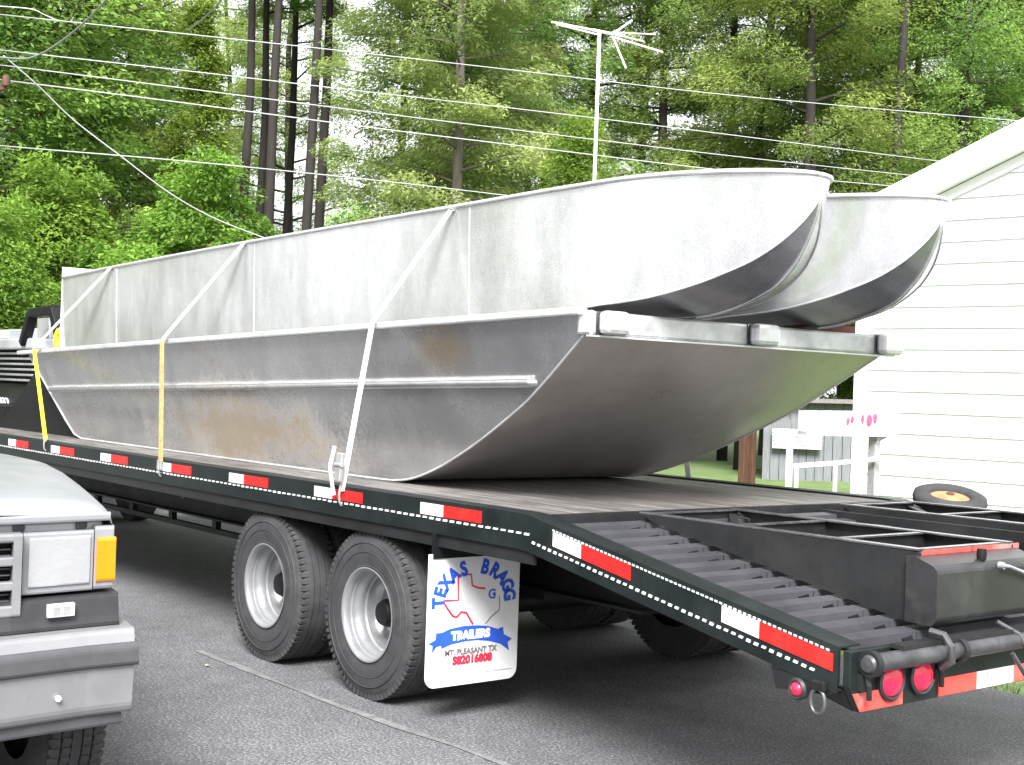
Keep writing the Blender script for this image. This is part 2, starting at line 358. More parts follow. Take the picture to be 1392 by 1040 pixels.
# deck planks
ny = 13; y0, y1 = .11, WID-.11; bw = (y1-y0)/ny
for i in range(ny):
    mb = MB(); dz = rnd.uniform(-.0015, .0015)
    mb.box((-8.6, y0+i*bw+.003, D-.045), (KX-.03, y0+(i+1)*bw-.003, D-.004+dz)); mb.build('deck_plank', M['deck'], tr)
# side rails (channel section, follows the dovetail)
def rail(ys, inn):
    mb = MB()
    def seg(xa, za, xb, zb, h=.135):
        s_ = 1 if inn > ys else -1
        mb.prism([(xa, ys, za), (xb, ys, zb), (xb, ys, zb-h), (xa, ys, za-h)], (0, s_*.012, 0))      # web
        mb.prism([(xa, ys, za), (xb, ys, zb), (xb, ys, zb+.006), (xa, ys, za+.006)], (0, s_*.11, 0))  # top flange
        mb.prism([(xa, ys-.0*s_, za-h), (xb, ys, zb-h), (xb, ys, zb-h-.008), (xa, ys, za-h-.008)], (0, s_*.06, 0))
    seg(-8.6, D, KX-.10, D); seg(KX-.10, D, KX-.03, D-.004); seg(KX-.03, D-.004, KX+.05, D-.018); seg(KX+.05, D-.018, EX-.02, zdove(EX-.02))
    return mb.build('side_rail', M['greenblack'], tr)
rail(0, 1); rail(WID, WID-1)
mb = MB(); mb.box((-8.6, .012, .868), (KX, .03, .80)); mb.build('rub_rail', M['black'], tr)
# reflective strips
S_ = .95
def strip(xa, xb, mat, drop=.012, h=.052):
    mb = MB()
    za = D if xa < KX else zdove(xa); zb = D if xb < KX+.02 else zdove(xb)
    mb.prism([(xa, -.001, za-drop), (xb, -.001, zb-drop), (xb, -.001, zb-drop-h), (xa, -.001, za-drop-h)], (0, -.0025, 0)); mb.build('reflective_strip', mat, tr)
for k in range(9):
    xr = -k*S_; strip(xr-.457, xr-.279, M['white_tape']); strip(xr-.279, xr, M['red_tape'])
strip(.474, .645, M['white_tape'], .022, .056); strip(.645, .925, M['red_tape'], .022, .056)
strip(1.385, 1.555, M['white_tape'], .022, .056); strip(1.555, 1.862, M['red_tape'], .022, .056)
# dashed trim line
mb = MB(); x = -8.55
while x < 1.80:
    a, b = x, x+(.032 if x < KX else .018)
    if a < KX: za = zb = D
    else: za, zb = zdove(a), zdove(b)
    off = .072 if a < KX-.05 else .096
    hh = rnd.uniform(.007, .010)
    mb.prism([(a+.004, -.001, za-off), (b+.004, -.001, zb-off), (b, -.001, zb-off-hh), (a, -.001, za-off-hh)], (0, -.0025, 0))
    x += .052 if a < KX else .034
x = .47
while x < 1.84:
    mb.prism([(x, -.001, zdove(x)-.013), (x+.012, -.001, zdove(x+.012)-.013), (x+.012, -.001, zdove(x+.012)-.019), (x, -.001, zdove(x)-.019)], (0, -.0025, 0)); x += .022
mb.build('dashed_trim', M['white_tape'], tr, kind='stuff')
# structure under the deck
for y in (.75, 1.84):
    mb = MB(); mb.box((-8.3, y-.008, .55), (.30, y+.008, .93)); mb.box((-8.3, y-.07, .54), (.30, y+.07, .553)); mb.box((-8.3, y-.07, .93), (.30, y+.07, .945))
    mb.prism([(.30, y-.008, .55), (.30, y-.008, .93), (1.88, y-.008, .66), (1.88, y-.008, .56)], (0, .016, 0))
    mb.build('main_beam', M['black2'], tr)
mb = MB(); pr_ = on(248, 670, 1, .735); mb.prism([(pr_.x+.055*math.cos(a)*(1+.2*math.sin(3*a)), .741, pr_.z+.04*math.sin(a)) for a in np.linspace(0, 6.283, 14, endpoint=False)], (0, -.003, 0)); mb.build('rust_patch', M['rust'], tr)
for i in range(19):
    x = -8.2+i*.45; mb = MB(); mb.box((x-.025, .03, .85), (x+.025, WID-.03, .945)); mb.build('cross_member', M['black2'], tr)
mb = MB(); mb.beam((-7.0, .75, .455), (-2.3, .75, .455), .04, .035)
for x in np.arange(-6.9, -2.2, .72): mb.box((x-.03, .73, .47), (x+.03, .77, .545))
mb.build('truss_rod', M['black2'], tr)
# gooseneck riser plates
pa, pb, pc, pd = on(52, 486, 1, .45), on(-40, 615, 1, .45), on(-30, 622, 1, .45), on(128, 590, 1, .45)
mb = MB(); mb.prism([(-6.93, .55, 1.68), (-7.95, .55, 1.12), (-8.4, .55, .99), (-5.9, .55, .99), (-6.75, .55, 1.68)], (0, .03, 0)); mb.build('riser_plate', M['black2'], tr)
mb = MB(); mb.box((-9.9, .7, 1.0), (-8.5, 1.9, 1.18)); mb.box((-8.6, .2, .85), (-8.5, 2.4, 1.0)); mb.build('gooseneck', M['black2'], tr)
# rear dovetail slats
def slats(ya, yb):
    k = 0; x = KX+.07
    while x < EX-.08:
        z = zdove(x)-.012; mb = MB()
        mb.prism([(x, ya, z), (x+.066, ya, z-.006), (x+.066, ya, z-.012), (x, ya, z-.006)], (0, yb-ya, 0))
        mb.prism([(x+.061, ya, z-.0115), (x+.067, ya, z-.0125), (x+.067, ya, z-.062), (x+.061, ya, z-.062)], (0, yb-ya, 0))
        mb.build('slat', M['slat'], tr)
        if ya < .2:
            mb = MB(); mb.prism([(x+.062, yb-.085, z-.024), (x+.062, yb-.03, z-.018), (x+.085, yb-.02, z-.075), (x+.085, yb-.04, z-.075)], (.008, 0, 0)); mb.build('gusset', M['black2'], tr)
        x += .112
slats(.112, .50); slats(.51, 1.28); slats(1.29, WID-.112)
for y in (.505, 1.285, 1.84+.12):
    mb = MB(); mb.prism([(KX, y, zdove(KX)-.09), (EX-.05, y, zdove(EX-.05)-.09), (EX-.05, y, zdove(EX-.05)-.14), (KX, y, zdove(KX)-.16)], (0, .012, 0)); mb.build('dovetail_stringer', M['black2'], tr)
mb = MB(); mb.box((KX-.028, .112, D-.10), (KX+.012, WID-.112, D+.001)); mb.build('deck_end_angle', M['black'], tr)
# ramps folded level with the deck
def ramp_frame(ya, yb):
    rp = MB()
    xa, xb = KX+.08, 1.80; zt = D+.004
    def zb(x): return max(zdove(x)+.006, 0)
    mb0 = MB(); mb0.prism([(xa, ya, zt), (xb, ya, zt-.005), (xb, ya, zb(xb)), (xa+.1, ya, zb(xa+.1))], (0, .010, 0))
    root = mb0.build('ramp', M['black'], tr)
    mb = MB(); mb.box((xa, ya-.001, zt-.002), (xb, ya+.040, zt+.006)); mb.build('top_flange', M['edge'], root, bevel=.002)
    mb = MB(); mb.prism([(xa, yb, zt), (xb, yb, zt-.005), (xb, yb, zb(xb)), (xa+.1, yb, zb(xa+.1))], (0, -.010, 0)); mb.build('ramp_beam', M['black'], root)
    mb = MB(); mb.box((xa, yb+.001, zt-.002), (xb, yb-.040, zt+.006)); mb.build('top_flange', M['edge'], root, bevel=.002)
    for xx in (xa+.02, xa+.52, xa+1.0, xb-.03):
        mb = MB(); hh = min(.14, max(.03, zt-zb(xx)-.03)); mb.box((xx, ya+.012, zt-.004-hh), (xx+.008, yb-.012, zt-.004)); mb.build('ramp_crossbar', M['black'], root)
        mb = MB(); mb.box((xx-.008, ya+.042, zt-.003), (xx+.022, yb-.042, zt+.003)); mb.build('top_flange', M['edge'], root)
    mb = MB(); mb.beam((xa+.04, yb-.06, zt-.03), (xa+.50, ya+.06, zt-.03), .035, .03); mb.build('ramp_brace', M['black'], root)
    # end foot: folded steel box with rounded edges
    mb = MB(); X0, X1 = 1.80, 1.895; zb0, zt0 = .752, .968
    mb.prism([(X0-.02, ya-.012, zt0+.018), (X1, ya+.02, zt0-.018), (X1-.012, ya+.03, zb0), (X0-.01, ya-.012, zb0+.03)], (0, 0, 0)) if False else None
    rows = []
    for t, (xx, zz, yi) in enumerate([(X0-.03, .760, 0), (X0-.03, .985, 0), (X0-.01, .990, .0), (X1-.02, .962, .0), (X1, .945, .0), (X1, .775, .0), (X1-.02, .755, .0), (X0-.03, .760, 0)]):
        rows.append([(xx, ya-.02+yi, zz), (xx, yb+.02-yi, zz)])
    mb.grid(rows)
    mb.add([rows[i][0] for i in range(7)], [tuple(range(7))]); mb.add([rows[i][1] for i in range(7)], [tuple(range(7))])
    mb.build('ramp_foot', M['foot'], root, bevel=.012)
    mb = MB(); mb.box((X0-.035, ya+.02, .992), (X0-.005, yb, 1.006)); mb.build('foot_lip', M['steel'], root)
    q = ya+.03
    while q < yb-.1:
        mb = MB(); mb.box((X0-.0045, q, .984), (X0-.001, q+.30, 1.003)); mb.build('reflective_strip', M['red_faded'], root); q += .31
    mb = MB(); mb.lathe([(.0, .02), (.016, .02), (.018, .0), (.016, -.02)], (X1-.03, ya+.29, .985), (0, 0, 1), 12); mb.build('foot_knob', M['black2'], root, smooth='auto')
    return root
rA = ramp_frame(.52, 1.12); rB = ramp_frame(1.87, 2.45)
mb = MB(); mb.box((KX+.02, 1.16, D-.06), (1.75, 1.20, D-.02)); mb.box((KX+.02, 1.78, D-.06), (1.75, 1.82, D-.02)); mb.build('centre_stiffener', M['black'], tr)
cable = [Vector((1.90, 1.0+.0, .945)), Vector((1.91, 1.04, .943)), Vector((1.915, 1.12, .935)), Vector((1.915, 1.25, .92)), Vector((1.915, 1.4, .89))]
mb = MB(); mb.tube([on(1362, 769, 0, 1.915), on(1372, 770, 0, 1.915), on(1392, 778, 0, 1.915), on(1420, 792, 0, 1.915)], .006, 8); mb.lathe([(0, .01), (.012, .01), (.014, -.01)], on(1362, 769, 0, 1.905), (1, 0, 0), 12); mb.build('cable', M['galv'], tr)
# rear end plate with lights
mb = MB(); xe = EX
mb.prism([(xe, 0, zdove(xe)+.002), (xe, .0, .612), (xe, .055, .528), (xe, WID-.055, .528), (xe, WID, .612), (xe, WID, zdove(xe)+.002)], (.028, 0, 0))
mb.build('end_plate', M['greenblack'], tr, bevel=.003)
mb = MB(); mb.prism([(1.60, .0, .62), (xe-.001, .0, .612), (xe-.001, .055, .528), (1.75, .055, .56)], (0, .01, 0)); mb.build('end_gusset', M['black'], tr)
X = xe+.0285
def rstrip(pts, mat): mb = MB(); mb.prism([(X, y, z) for y, z in pts], (.0025, 0, 0)); mb.build('reflective_strip', mat, tr)
rstrip([(.012, .592), (.052, .532), (.275, .532), (.275, .592)], M['red_faded']); rstrip([(.475, .532), (.70, .532), (.70, .592), (.475, .592)], M['red_faded'])
rstrip([(.70, .532), (.93, .532), (.93, .592), (.70, .592)], M['white_dirty']); rstrip([(.93, .532), (1.2, .532), (1.2, .592), (.93, .592)], M['red_faded'])
for y in (.205, .372, WID-.205, WID-.372):
    mb = MB(); mb.lathe([(.066, 0), (.067, .012), (.060, .018), (.054, .014), (.054, .004)], (X, y, .617), (1, 0, 0), 32); tl = mb.build('tail_light', M['black_plastic'], tr, smooth='auto')
    mb = MB(); mb.lathe([(.054, .010), (.046, .020), (.028, .026), (.0001, .028)], (X, y, .617), (1, 0, 0), 32); mb.build('lens', M['lens_red'], tl, smooth=True)
mc = on(1081, 937, 1, -.012)
mb = MB(); mb.lathe([(.036, .02), (.037, -.004), (.030, -.012), (.022, -.008)], (mc.x, -.0, mc.z), (0, 1, 0), 28); ml = mb.build('marker_light', M['black_plastic'], tr, smooth='auto')
mb = MB(); mb.lathe([(.0225, -.006), (.018, -.016), (.0001, -.02)], (mc.x, -.0, mc.z), (0, 1, 0), 28); mb.build('lens', M['lens_red'], ml, smooth=True)
mb = MB(); mb.prism([(1.60, .002, .66), (xe, .002, .60), (1.85, .002, .575), (1.63, .002, .555)], (0, .014, 0)); mb.build('light_bracket', M['black'], tr)
# hinge pipe and its collars
pz = .692; px = 1.972
mb = MB(); mb.tube([(px, .035, pz), (px, 1.28, pz), (px, WID-.035, pz)], .030, 20); mb.build('hinge_pipe', M['steel'], tr, smooth='auto')
mb = MB(); mb.box((xe+.0285, .20, .722), (px+.01, 2.3, .735)); mb.build('hinge_shelf', M['black'], tr)
for y, r in ((.045, .042), (.52, .040), (1.0, .040), (1.45, .04), (WID-.05, .042)):
    mb = MB(); mb.lathe([(.030, -.012), (r, -.012), (r, .012), (.030, .012)], (px, y, pz), (0, 1, 0), 24, closed=True); mb.build('hinge_collar', M['black'], tr, smooth='auto')
mb = MB(); mb.lathe([(.0001, -.012), (.024, -.010), (.030, 0)], (px, .034, pz), (0, 1, 0), 20); mb.build('pipe_cap', M['steel'], tr, smooth='auto')
mb = MB(); mb.tube([(px-.03, .40, .76), (px+.02, .405, .755), (px+.045, .41, .72), (px+.042, .42, .67), (px+.0, .425, .64)], .012, 8); mb.build('pipe_hook', M['steel'], tr, smooth='auto')
mb = MB(); mb.tube([on(1355, 845, 0, 1.94), on(1385, 862, 0, 1.99), on(1395, 880, 0, 2.01)], .008, 8); mb.tube([on(1376, 888, 0, 2.01), on(1392, 915, 0, 2.02), on(1410, 940, 0, 2.02)], .008, 8); mb.build('release_rod', M['steel'], tr)
for y in (.06, .45):
    mb = MB(); mb.box((X, y-.025, .60), (X+.02, y+.0, .655)); mb.tube([(X+.02, y-.01, .66), (X+.035, y-.01, .62), (X+.03, y+.0, .575)], .009, 8); mb.build('latch', M['black'], tr)
hc = on(1112, 950, 1, -.01)
mb = MB(); mb.tube([(hc.x+.028*math.cos(a), -.012, hc.z-.008+.04*math.sin(a)) for a in np.linspace(0, 2*math.pi, 20, endpoint=False)], .007, 8, closed=True); mb.build('tie_ring', M['steel'], tr, smooth=True)
mb = MB(); mb.box((hc.x-.025, -.02, hc.z+.025), (hc.x+.03, .0, hc.z+.06)); mb.build('ring_bracket', M['black'], tr, bevel=.006)
# wheels: tyre profile lathe with tread blocks
def make_wheel(loc, side):
    ax = Vector((0, -side, 0)); W = .215; R0 = .405
    prof = [(.225, .5), (.245, .52), (.29, .54), (.34, .535), (.375, .50), (.395, .44), (.402, .38), (.405, .2), (.405, .19), (.397, .185), (.397, .165), (.405, .16), (.405, .03), (.397, .025), (.397, -.0), (.405, -.005),
            (.405, -.15), (.397, -.155), (.397, -.18), (.405, -.185), (.402, -.38), (.395, -.44), (.375, -.50), (.34, -.535), (.29, -.54), (.245, -.52), (.225, -.5)]
    prof = [(r, h*W) for r, h in prof]
    rt = bpy.data.objects.new('wheel', None); C.objects.link(rt); rt.parent = tr; rt.location = Vector(loc)-wloc(tr)
    c = Vector(loc)
    mb = MB(); mb.lathe(prof, c, ax, 80)
    n = 80                                         # shoulder lugs
    for s_ in (1, -1):
        for k in range(72):
            a = 2*math.pi*k/72; u = Vector((math.cos(a), 0, math.sin(a))); t = Vector((-math.sin(a), 0, math.cos(a)))
            p = c+u*.388+ax*(s_*.40*W); q = [p-t*.011-u*.02, p+t*.011-u*.02, p+t*.010+u*.0175, p-t*.010+u*.0175]
            mb.prism([v-ax*(.075*W*s_) for v in q], ax*(s_*.165*W))
    mb.lathe([(.222, .495*W), (.232, .522*W), (.238, .515*W), (.235, .50*W)], c, ax, 64)
    for rr in (.30, .345): mb.lathe([(rr-.002, .535*W), (rr, .553*W), (rr+.003, .53*W)], c, ax, 80)
    mb.build('tyre', M['rubber'], rt, smooth='auto')
    rp = [(.222, .50), (.228, .545), (.222, .55), (.214, .53), (.207, .48), (.207, .36), (.200, .33), (.199, .22), (.192, .18), (.191, .02), (.183, -.02), (.181, -.18), (.172, -.24), (.160, -.33), (.10, -.36), (.085, -.33), (.0001, -.33)]
    mb = MB(); mb.lathe([(r, h*W) for r, h in rp], c, ax, 64); rim = mb.build('rim', M['rim'], rt, smooth='auto')
    mb = MB(); mb.lathe([(.068, -.34*W), (.068, .02*W), (.055, .14*W), (.0001, .16*W)], c, ax, 28); mb.build('hub', M['black2'], rim, smooth='auto')
    mb = MB()
    for k in range(8):
        a = 2*math.pi*(k+.5)/8; u = Vector((math.cos(a), 0, math.sin(a))); mb.lathe([(.010, -.345*W), (.010, -.20*W), (.0001, -.20*W)], c+u*.095, ax, 6)
    mb.build('lug_nuts', M['galv'], rim)
    mb = MB()
    for k in range(4):
        a = 2*math.pi*k/4+.35; u = Vector((math.cos(a), 0, math.sin(a))); mb.lathe([(.026, -.315*W), (.0001, -.312*W)], c+u*.137, ax, 18)
    mb.build('hand_holes', M['black2'], rim)
    return rt
wa = make_wheel((-.92, .032+.1075, .405), 1)
for x, y in ((-1.95, .1395), (-.92, .40), (-1.95, .40)):
    c_ = copy_tree(wa, tr); c_.location = Vector((x, y, .405))-wloc(tr)
wb = make_wheel((-.92, WID-.1395, .405), -1)
for x, y in ((-1.95, WID-.1395), (-.92, WID-.40), (-1.95, WID-.40)):
    c_ = copy_tree(wb, tr); c_.location = Vector((x, y, .405))-wloc(tr)
for x in (-.92, -1.95):
    mb = MB(); mb.tube([(x, .3, .405), (x, WID-.3, .405)], .06, 16); mb.build('axle', M['black2'], tr, smooth='auto')
mb = MB(); mb.box((-2.5, .70, .50), (-.4, .80, .56)); mb.box((-2.5, 1.79, .50), (-.4, 1.89, .56)); mb.build('suspension', M['black2'], tr)
# mud flap
def text_mesh(body, size, bold=.0):
    cu = bpy.data.curves.new('txt', 'FONT'); cu.body = body; cu.size = size; cu.offset = bold; cu.align_x = 'CENTER'; cu.extrude = .0006; cu.resolution_u = 3
    o = bpy.data.objects.new('txt', cu); C.objects.link(o); dg = bpy.context.evaluated_depsgraph_get(); me = bpy.data.meshes.new_from_object(o.evaluated_get(dg)); bpy.data.objects.remove(o); bpy.data.curves.remove(cu)
    return me
def add_text(mb, body, size, P, U, V, bold=0, mi=0, rot=0, sx=1):
    me = text_mesh(body, size, bold); U = Vector(U); V = Vector(V); N = U.cross(V); c, s_ = math.cos(rot), math.sin(rot)
    vs = []
    for v in me.vertices:
        a, b = v.co.x*sx, v.co.y-size*.35; vs.append(Vector(P)+U*(a*c-b*s_)+V*(a*s_+b*c)+N*v.co.z)
    mb.add(vs, [tuple(p.vertices) for p in me.polygons], mi); bpy.data.meshes.remove(me)
FX = -.335; fy0, fy1, fz0, fz1 = -.03, .49, .165, .765
fl = []
def rc(cy, cz, a0, a1, r=.05): return [(cy+r*math.cos(a), cz+r*math.sin(a)) for a in np.linspace(a0, a1, 6)]
outline = rc(fy0+.05, fz0+.05, math.pi, 1.5*math.pi)+rc(fy1-.05, fz0+.05, 1.5*math.pi, 2*math.pi)+[(fy1, fz1), (fy0, fz1)]
mb = MB(); mb.prism([(FX, y, z) for y, z in outline], (-.008, 0, 0)); flap = mb.build('mud_flap', M['white_plastic'], tr, bevel=.0015)
mb = MB(); mb.prism([(FX+.0012, fy0+.02, fz0+.045), (FX+.0012, fy1-.03, fz0+.045), (FX+.0012, fy1-.03, fz0+.048), (FX+.0012, fy0+.02, fz0+.048)], (-.001, 0, 0)); mb.build('flap_crease', M['galv'], flap)
mb = MB(); mb.box((FX-.012, fy0+.02, fz1-.02), (FX+.006, fy1+.02, .86)); br = mb.build('flap_bracket', M['black2'], flap)
for y in (.06, .20, .25, .38, .45):
    mb = MB(); mb.lathe([(.008, 0), (.008, .004), (.0001, .006)], (FX+.006, y, .80), (1, 0, 0), 10); mb.build('bolt', M['galv'], br)
def uv(x, y):      # photo pixel on the flap plane
    p = on(x, y, 0, FX+.002); return p
P = lambda y, z: Vector((FX+.0015, y, z))
U, V = (0, 1, 0), (0, 0, 1); cy = (fy0+fy1)/2
mb = MB(); cz = uv(640, 816).z; rr = .200; word = 'TEXAS BRAGG'
for i, ch in enumerate(word):
    if ch == ' ': continue
    a = math.radians(180-i*17.6); mb_a = a-math.pi/2
    add_text(mb, ch, .092, P(cy+rr*math.cos(a)*1.02, cz+rr*math.sin(a)*.78), U, V, .0045, 0, a-math.pi/2, .82)
mb.build('lettering', M['blue_ink'], flap)
def ink(pixels, wd, mat, name='outline', closed=False):
    mb = MB(); pts = [uv(*p) for p in pixels]; N = Vector((1, 0, 0)); L = []; R_ = []
    for i, p in enumerate(pts):
        t = (pts[min(i+1, len(pts)-1)]-pts[max(i-1, 0)]).normalized(); s_ = N.cross(t); L.append(p+s_*wd/2); R_.append(p-s_*wd/2)
    mb.grid([L, R_]); mb.build(name, mat, flap)
ink([(603, 817), (623, 816), (623, 782), (627, 781), (641, 781), (642, 796), (650, 799), (660, 800)], .009, M['red_ink'])
ink([(602, 817), (610, 830), (616, 838), (621, 839), (627, 832), (634, 833), (639, 842), (643, 849)], .010, M['red_ink'])
ink([(679, 810), (679, 829), (668, 838), (660, 848)], .005, M['grey_ink'])
mb = MB(); add_text(mb, 'G', .062, uv(669, 807), U, V, .001); add_text(mb, 'o', .03, uv(672, 806), U, V, .001); mb.build('emblem', M['blue_ink'], flap)
# ribbon
mb = MB(); top = [(597, 862), (612, 855), (630, 851), (648, 850), (664, 851), (680, 856)]; bot = [(600, 882), (614, 876), (631, 872), (648, 870), (664, 871), (680, 875)]
mb.grid([[uv(*p) for p in top], [uv(*p) for p in bot]])
def po(pts): mb.add([uv(*p)-Vector((.0003, 0, 0)) for p in pts], [tuple(range(len(pts)))])
po([(593, 861), (605, 860), (605, 876), (593, 880), (587, 889), (588, 878), (582, 876), (592, 870)])
po([(676, 855), (684, 852), (685, 862), (696, 868), (690, 873), (692, 884), (684, 878), (676, 872)])
rb = mb.build('ribbon', M['blue_ink'], flap)
mb = MB(); add_text(mb, 'TRAILERS', .052, uv(640, 862)+Vector((.001, 0, 0)), U, V, .0036, 0, 0, 1.0); mb.build('ribbon_lettering', M['white_ink'], flap)
mb = MB(); add_text(mb, 'MT. PLEASANT TX', .036, uv(640, 884)+Vector((.001, 0, 0)), U, V, .0012, 0, 0, 1.0); mb.build('town_lettering', M['grey_ink'], flap)
mb = MB(); add_text(mb, 'S82016808', .050, uv(642, 895)+Vector((.001, 0, 0)), U, V, .003, 0, 0, 1.0); mb.build('number_lettering', M['red_ink'], flap)

# small wheel carried on the far side of the deck
sw = thing('small_wheel', (.43, WID+.22, .93), 'small rubber tyre on rusty orange rim lying tilted past the far deck edge', 'wheel')
ax = Vector((.22, -.16, 1)).normalized(); c = on(1291, 679, 1, WID+.24)
mb = MB(); mb.lathe([(.105, .026), (.125, .036), (.162, .036), (.188, .024), (.194, .0), (.188, -.024), (.162, -.036), (.125, -.036), (.105, -.026)], c, ax, 44, closed=True); mb.build('tyre', M['rubber'], sw, smooth=True)
mb = MB(); mb.lathe([(.12, .03), (.115, .012), (.07, .0), (.045, .02), (.03, .03), (.0001, .03)], c, ax, 36); rm = mb.build('rim', M['orange_rim'], sw, smooth='auto')
mb = MB(); mb.lathe([(.022, .031), (.02, .036), (.0001, .036)], c, ax, 16); mb.build('bearing', M['brown_wood'], rm)
mb = MB(); mb.box((c.x-.2, WID+.002, .86), (c.x+.2, WID+.12, .89)); mb.box((c.x-.03, WID+.002, .80), (c.x+.03, c.y+.02, .86)); mb.tube([(c.x, c.y, .84), (c.x, c.y, c.z)], .018, 10); mb.build('wheel_carrier', M['black2'], tr)

# ---------------------------------------------------------------- lower barge hull
lb = thing('work_boat', (-2.5, 1.32, 1.0), 'wide flat-bottomed aluminium work boat with raked bow resting on the trailer deck', 'boat')
BC = 1.325
def gz(x): return 1.852+.0245*(x-.28)                    # gunwale height
def yflare(z): return .50-(z-1.0)*.262                    # near side plane
def mir(y): return 2*BC-y
prof = [(-6.72, gz(-6.7)-.03), (-6.45, 1.375), (-6.2, 1.13), (-6.08, 1.03), (-5.95, 1.002), (-1.80, 1.001), (-1.55, 1.002), (-1.42, 1.006), (-1.29, 1.022)]+[(-1.159, 1.052), (-0.963, 1.113), (-0.772, 1.187), (-0.589, 1.265), (-0.411, 1.348), (-0.24, 1.432), (-0.139, 1.488), (0.009, 1.579), (0.169, 1.683), (0.276, 1.753)]
# smooth the bow curve
def cr(P, n=5):
    out = []
    for i in range(len(P)-1):
        p0 = P[max(i-1, 0)]; p1 = P[i]; p2 = P[i+1]; p3 = P[min(i+2, len(P)-1)]
        for k in range(n):
            t = k/n; out.append(tuple(.5*((2*p1[j])+(-p0[j]+p2[j])*t+(2*p0[j]-5*p1[j]+4*p2[j]-p3[j])*t*t+(-p0[j]+3*p1[j]-3*p2[j]+p3[j])*t**3) for j in range(len(p1))))
    out.append(tuple(P[-1])); return out
bowp = cr(prof[5:], 4); full = prof[:5]+bowp
for s_, nm in ((0, 'near'), (1, 'far')):
    mb = MB(); rows = []
    for x, z in full:
        r_ = []
        for k in range(6):
            zz = z+(gz(x)-z)*k/5; y = yflare(zz); r_.append((x, y if s_ == 0 else mir(y), zz))
        rows.append(r_)
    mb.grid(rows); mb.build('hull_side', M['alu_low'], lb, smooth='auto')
mb = MB(); rows = []
for x, z in full:
    y = yflare(z); rows.append([(x, y+(mir(y)-y)*k/16, z) for k in range(17)])
mb.grid(rows); mb.build('hull_bottom', M['alu_bottom'], lb, smooth='auto')
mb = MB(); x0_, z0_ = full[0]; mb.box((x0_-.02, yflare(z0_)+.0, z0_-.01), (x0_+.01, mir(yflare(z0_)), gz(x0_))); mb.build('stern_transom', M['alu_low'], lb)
# edge bead along the chine
for s_ in (0, 1):
    mb = MB(); mb.tube([(x, (yflare(z)-.002) if s_ == 0 else mir(yflare(z)-.002), z) for x, z in full], .006, 6); mb.build('chine_bead', M['alu_bright'], lb, smooth=True)
# gunwale and rub rail
for s_ in (0, 1):
    f = (lambda y: y) if s_ == 0 else mir
    mb = MB(); mb.beam((-6.93, f(yflare(gz(-6.9))-.008), gz(-6.93)), (.30, f(yflare(gz(.3))-.008), gz(.3)), .055, .034); mb.build('gunwale', M['alu_bright'], lb, bevel=.008)
    ra = Vector((-6.37, f(yflare(1.382)-.008), 1.382)); rb_ = Vector((-.13, f(yflare(1.546)-.006), 1.546))
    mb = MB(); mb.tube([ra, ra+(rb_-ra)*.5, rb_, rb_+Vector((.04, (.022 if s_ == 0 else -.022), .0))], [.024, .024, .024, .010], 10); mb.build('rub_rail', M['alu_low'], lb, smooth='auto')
    mb = MB(); mb.beam(ra+Vector((0, -.012 if s_ == 0 else .012, .017)), rb_+Vector((0, -.012 if s_ == 0 else .012, .017)), .022, .014); mb.build('rail_cap', M['alu_bright'], lb, bevel=.004)
# head beam at the bow and three runner ends
zb_, zt_ = 1.752, 1.852
mb = MB(); mb.box((.24, .285, zb_), (.352, mir(.285), zt_)); mb.build('head_beam', M['alu_end'], lb, bevel=.012)
for ya_, yb_, nm in ((.30, .44, 0), (1.24, 1.40, 1), (2.20, 2.36, 2)):
    mb = MB(); mb.box((.356, ya_, zb_+.002), (.425, yb_, zt_+.002)); mb.build('runner_end', M['alu_bright'], lb, bevel=.022)
    mb = MB(); mb.box((.352, ya_-.004, zb_), (.357, yb_+.004, zt_)); mb.build('weld_seam', M['steel'], lb)
mb = MB(); mb.box((.26, .272, zb_+.0), (.353, .297, zt_+.004)); mb.build('corner_plate', M['alu_bright'], lb, bevel=.012)
mb = MB(); mb.box((.335, .26, zb_-.008), (.356, mir(.26), zb_)); mb.build('head_lip', M['alu_bright'], lb)
mb = MB(); mb.box((.15, .5, 1.85), (.34, 1.9, 1.885)); 
for x in (-5.6, -3.8, -2.0, -.4):
    mb = MB(); zz = gz(x)-.005; mb.box((x-.05, yflare(zz)+.045, zz-.13), (x+.05, mir(yflare(zz)+.045), zz-.05)); mb.build('thwart', M['alu_low'], lb)

